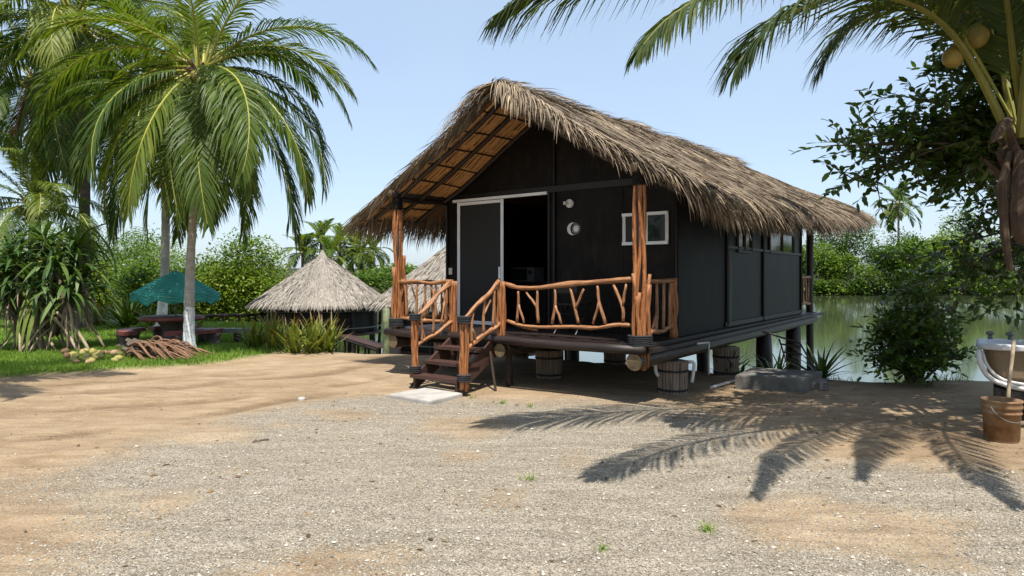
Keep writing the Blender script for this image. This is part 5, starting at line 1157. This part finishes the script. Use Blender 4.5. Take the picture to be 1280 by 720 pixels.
# brown stained bathtub
M['tub_grey'] = mat_surface('tub_rim', (.40, .41, .42), (.58, .59, .60), rough=.35, scale=3, bump=.03)
M['tub_brown'] = mat_surface('tub_shell', (.17, .12, .065), (.26, .195, .12), rough=.45, scale=3, bump=.06)
M['tub_base'] = mat_surface('tub_base', (.010, .010, .010), (.03, .026, .022), rough=.8, scale=6, bump=.4)
M['rust'] = mat_surface('bucket_rust', (.14, .055, .015), (.33, .23, .13), rough=.65, scale=4.5, bump=.15)
def rrect(cx, cy, hx, hy, r, z, n=6):
    out = []
    for k, (sx, sy) in enumerate(((1, 1), (-1, 1), (-1, -1), (1, -1))):
        for i in range(n + 1):
            t = PI / 2 * (k + i / n); out.append(V3(cx + sx * (hx - r) + math.cos(t) * r, cy + sy * (hy - r) + math.sin(t) * r, z))
    return out
def loft(mb, loops, mi=0, cap=True):
    n = len(loops[0])
    for a, b in zip(loops, loops[1:]):
        for i in range(n): j = (i + 1) % n; mb.poly([a[i], a[j], b[j], b[i]], None, mi)
    if cap: mb.poly(list(reversed(loops[0])), None, mi); mb.poly(loops[-1], None, mi)
tx, ty = 6.39, 7.46; TB = thing('bathtub', (tx, ty, ground_z(tx, ty)), 'old whirlpool bathtub with grey rim and brown shell on a black base', 'bathtub')
m = MB(); loft(m, [rrect(tx + .03, ty, .70, .33, .18, .36), rrect(tx + .02, ty, .77, .37, .2, .48), rrect(tx, ty, .80, .39, .2, .80)]); part('shell', m, M['tub_brown'], TB, True)
m = MB(); loft(m, [rrect(tx, ty, .84, .43, .16, .79), rrect(tx, ty, .86, .45, .17, .805), rrect(tx, ty, .86, .45, .17, .845), rrect(tx, ty, .84, .43, .16, .86), rrect(tx, ty, .74, .34, .16, .86), rrect(tx, ty, .70, .31, .16, .80), rrect(tx, ty, .60, .26, .14, .45)], cap=False); m.poly(rrect(tx, ty, .60, .26, .14, .45)); part('rim', m, M['tub_grey'], TB, True)
m = MB(); m.box((tx + .04, ty + .01, .16), (1.46, .66, .36)); m.box((tx + .04, ty - .335, .03), (1.5, .04, .1)); part('base', m, M['tub_base'], TB)
m = MB(); yy = ty - .44; m.tube(smooth_path([(tx - .83, yy + .06, .78), (tx - .82, yy, .64), (tx - .74, yy, .48), (tx - .58, yy, .40), (tx - .35, yy, .365), (tx + .1, yy, .36), (tx + .6, yy, .37)], 26), .028, 8); m.tube(smooth_path([(tx - .80, yy + .08, .76), (tx - .76, yy + .03, .62), (tx - .66, yy + .03, .49), (tx - .5, yy + .03, .43), (tx - .2, yy + .03, .41), (tx + .3, yy + .03, .41)], 20), .018, 7); part('pipe', m, M['white_plastic'], TB, True)
m = MB(); m.tube([(tx - .14, ty - .37, .50), (tx - .14, ty - .44, .50)], .065, 14); m.tube([(tx - .14, ty - .44, .50), (tx - .14, ty - .49, .50)], .035, 12); m.tube([(tx - .21, ty - .43, .48), (tx - .04, ty - .43, .48)], .03, 10); m.tube([(tx - .14, ty - .43, .47), (tx - .14, ty - .43, .36)], .024, 8); part('jet_fitting', m, M['white_plastic'], TB, True)
for dx in (-.72, -.52):
    m = MB(); m.lathe((tx + dx, ty + .385, .855), [(.03, 0), (.022, .03), (.022, .05), (.045, .06), (.045, .085), (.02, .10)], 10); part('tap', m, M['grey_metal'], TB, True)
TB.rotation_euler = (0, 0, math.radians(-36))
bu = gp(1252, 549); zb_ = ground_z(bu.x, bu.y); B_ = thing('bucket', (bu.x, bu.y, zb_), 'rusty stained plastic bucket standing in front of the bathtub', 'bucket')
m = MB(); m.lathe((bu.x, bu.y, zb_ - .004), [(.140, 0), (.145, .015), (.160, .28), (.170, .285), (.170, .30), (.163, .305), (.165, .335), (.175, .34), (.175, .36), (.166, .395), (.176, .40), (.176, .42), (.160, .42), (.150, .03), (.01, .03)], 28); part('pail', m, M['rust'], B_, True)
m = MB(); pts = [V3(bu.x + math.cos(t) * .182, bu.y - .10 - .10 * math.sin(t), zb_ + .36 - .14 * math.sin(t)) for t in np.linspace(0, PI, 13)]; m.tube(pts, .004, 5); part('handle', m, M['grey_metal'], B_)
s0 = V3(bu.x + .05, bu.y + .02, zb_ + .03); m = MB(); m.tube(wavy(s0, s0 + V3(.26, .22, .95), .006, 6), .018, 7); solo('stick', m, M['root'], s0, 'pale wooden stick standing in the rusty bucket', 'stick', smooth=True)
# loose odds and ends
m = MB(); a_, b_ = gp(316, 554), gp(336, 551); m.tube(wavy(a_ + Z * .015, b_ + Z * .015, .01, 5), .009, 5); solo('twig', m, M['bark'], a_, 'thin brown twig lying alone on the gravel', 'twig')
m = MB(); c = gp(377, 501); m.blob(c + Z * .02, (.06, .045, .035), 1, rough=.3); solo('stone', m, M['pale_stone'], c, 'single pale stone on the sand at the edge of the gravel', 'stone')
for px, py, lab, n in ((662, 601, 'small grass tuft on the sandy patch below the front railing', 26), (884, 660, 'yellowish grass tuft alone on the gravel right of centre', 40), (750, 688, 'tiny grass tuft on the gravel near the bottom edge', 20), (628, 503, 'grass tuft at the sunlit foot of the stairs', 34), (664, 508, 'low weed on the sand right of the stairs', 26), (590, 497, 'bright weed at the base of the right newel post', 22)):
    c = gp(px, py); c.z = ground_z(c.x, c.y); m = MB()
    for i in range(n): arch_leaf(m, c + V3(random.gauss(0, .025), random.gauss(0, .025), 0), rnd(0, 6.3), rnd(.4, 1.4), rnd(.3, 1.2), rnd(.04, .10), .006, random.random(), 4)
    solo('grass_tuft', m, M['grass'], c, lab, 'grass tuft', 'grass tufts on the drive')
m = MB()
for i in range(900):
    px = rnd(930, 1215); x = rnd(3.2, 7.6); y = near_y(x) - rnd(-.15, .3); z = ground_z(x, y)
    if noise.noise(V3(x * 2.2, 0, 6)) < -.05: continue
    arch_leaf(m, (x, y, z - .01), rnd(0, 6.3), rnd(.7, 1.5), rnd(.3, 1.2), rnd(.08, .22), .009, min(1, max(0, rnd(.2, .9))), 4)
solo('bank_grass', m, M['grass'], (0, 0, 0), kind='stuff')
m = MB()
for i in range(900):
    t = random.random(); x = rnd(1.5, 6.5) if t < .6 else rnd(-7, 6); y = rnd(5.2, 10) if t < .6 else rnd(3.6, 10)
    if lawn_amt(x, y) > .3: continue
    a = rnd(0, 6.3); L = rnd(.02, .07); z = ground_z(x, y) + .006; d = V3(math.cos(a), math.sin(a), rnd(-.05, .2)); leaf(m, V3(x, y, z), d, L, L * rnd(.15, .5), random.random())
solo('leaf_litter', m, M['dead_frond'], (0, 0, 0), kind='stuff')

# ------------------------------------------------------------------ light, sky, camera
sun_to = V3(.06, -.42, 1).normalized(); sd_ = bpy.data.lights.new('sun', 'SUN'); sd_.energy = 4.4; sd_.angle = math.radians(.53); sd_.color = (1, .955, .88)
so_ = bpy.data.objects.new('sun', sd_); C.objects.link(so_); so_.rotation_euler = sun_to.to_track_quat('Z', 'Y').to_euler(); so_.location = (0, 0, 30)
w_ = bpy.data.worlds.new('World'); bpy.context.scene.world = w_; w_.use_nodes = True; nt = w_.node_tree; nt.nodes.clear(); L = nt.links.new
sky = nt.nodes.new('ShaderNodeTexSky'); sky.sky_type = 'NISHITA'; sky.sun_disc = False; sky.sun_elevation = math.asin(sun_to.z); sky.sun_rotation = math.atan2(sun_to.x, sun_to.y); sky.air_density = 1.0; sky.dust_density = 1.3; sky.ozone_density = 1.5; sky.altitude = 0
bg = nt.nodes.new('ShaderNodeBackground'); bg.inputs['Strength'].default_value = .13; wo_ = nt.nodes.new('ShaderNodeOutputWorld')
tcw = nt.nodes.new('ShaderNodeTexCoord'); mpw = nt.nodes.new('ShaderNodeMapping'); mpw.inputs['Scale'].default_value = (1, 1, 3.2); L(tcw.outputs['Generated'], mpw.inputs['Vector'])
nzw = nt.nodes.new('ShaderNodeTexNoise'); nzw.inputs['Scale'].default_value = 2.2; nzw.inputs['Detail'].default_value = 7; nzw.inputs['Roughness'].default_value = .55; nzw.inputs['Distortion'].default_value = .5; L(mpw.outputs[0], nzw.inputs['Vector'])
rw = ramp(nt, [(.3, (.50, .50, .50)), (.8, (.72, .72, .72))]); L(nzw.outputs['Fac'], rw.inputs[0])
mxw = nt.nodes.new('ShaderNodeMix'); mxw.data_type = 'RGBA'; L(rw.outputs[0], mxw.inputs['Factor']); L(sky.outputs[0], mxw.inputs['A']); mxw.inputs['B'].default_value = (2.7, 3.35, 4.2, 1)
L(mxw.outputs['Result'], bg.inputs[0]); L(bg.outputs[0], wo_.inputs[0])
cam = bpy.data.cameras.new('camera'); co = bpy.data.objects.new('camera', cam); C.objects.link(co); co.location = (0, 0, EYE); co.rotation_euler = (PI / 2, 0, 0); cam.sensor_width = 36; cam.lens = FOC / 1280 * 36; cam.shift_y = -15 / 1280; cam.clip_end = 3000; cam.clip_start = .05
sc = bpy.context.scene; sc.camera = co; sc.view_settings.view_transform = 'Standard'; sc.view_settings.look = 'None'; sc.view_settings.exposure = 0.84; sc.view_settings.gamma = 1; sc.view_settings.use_curve_mapping = False
sc.cycles.max_bounces = 6; sc.cycles.diffuse_bounces = 3; sc.cycles.glossy_bounces = 3; sc.cycles.transmission_bounces = 3; sc.cycles.transparent_max_bounces = 4; sc.cycles.use_denoising = True
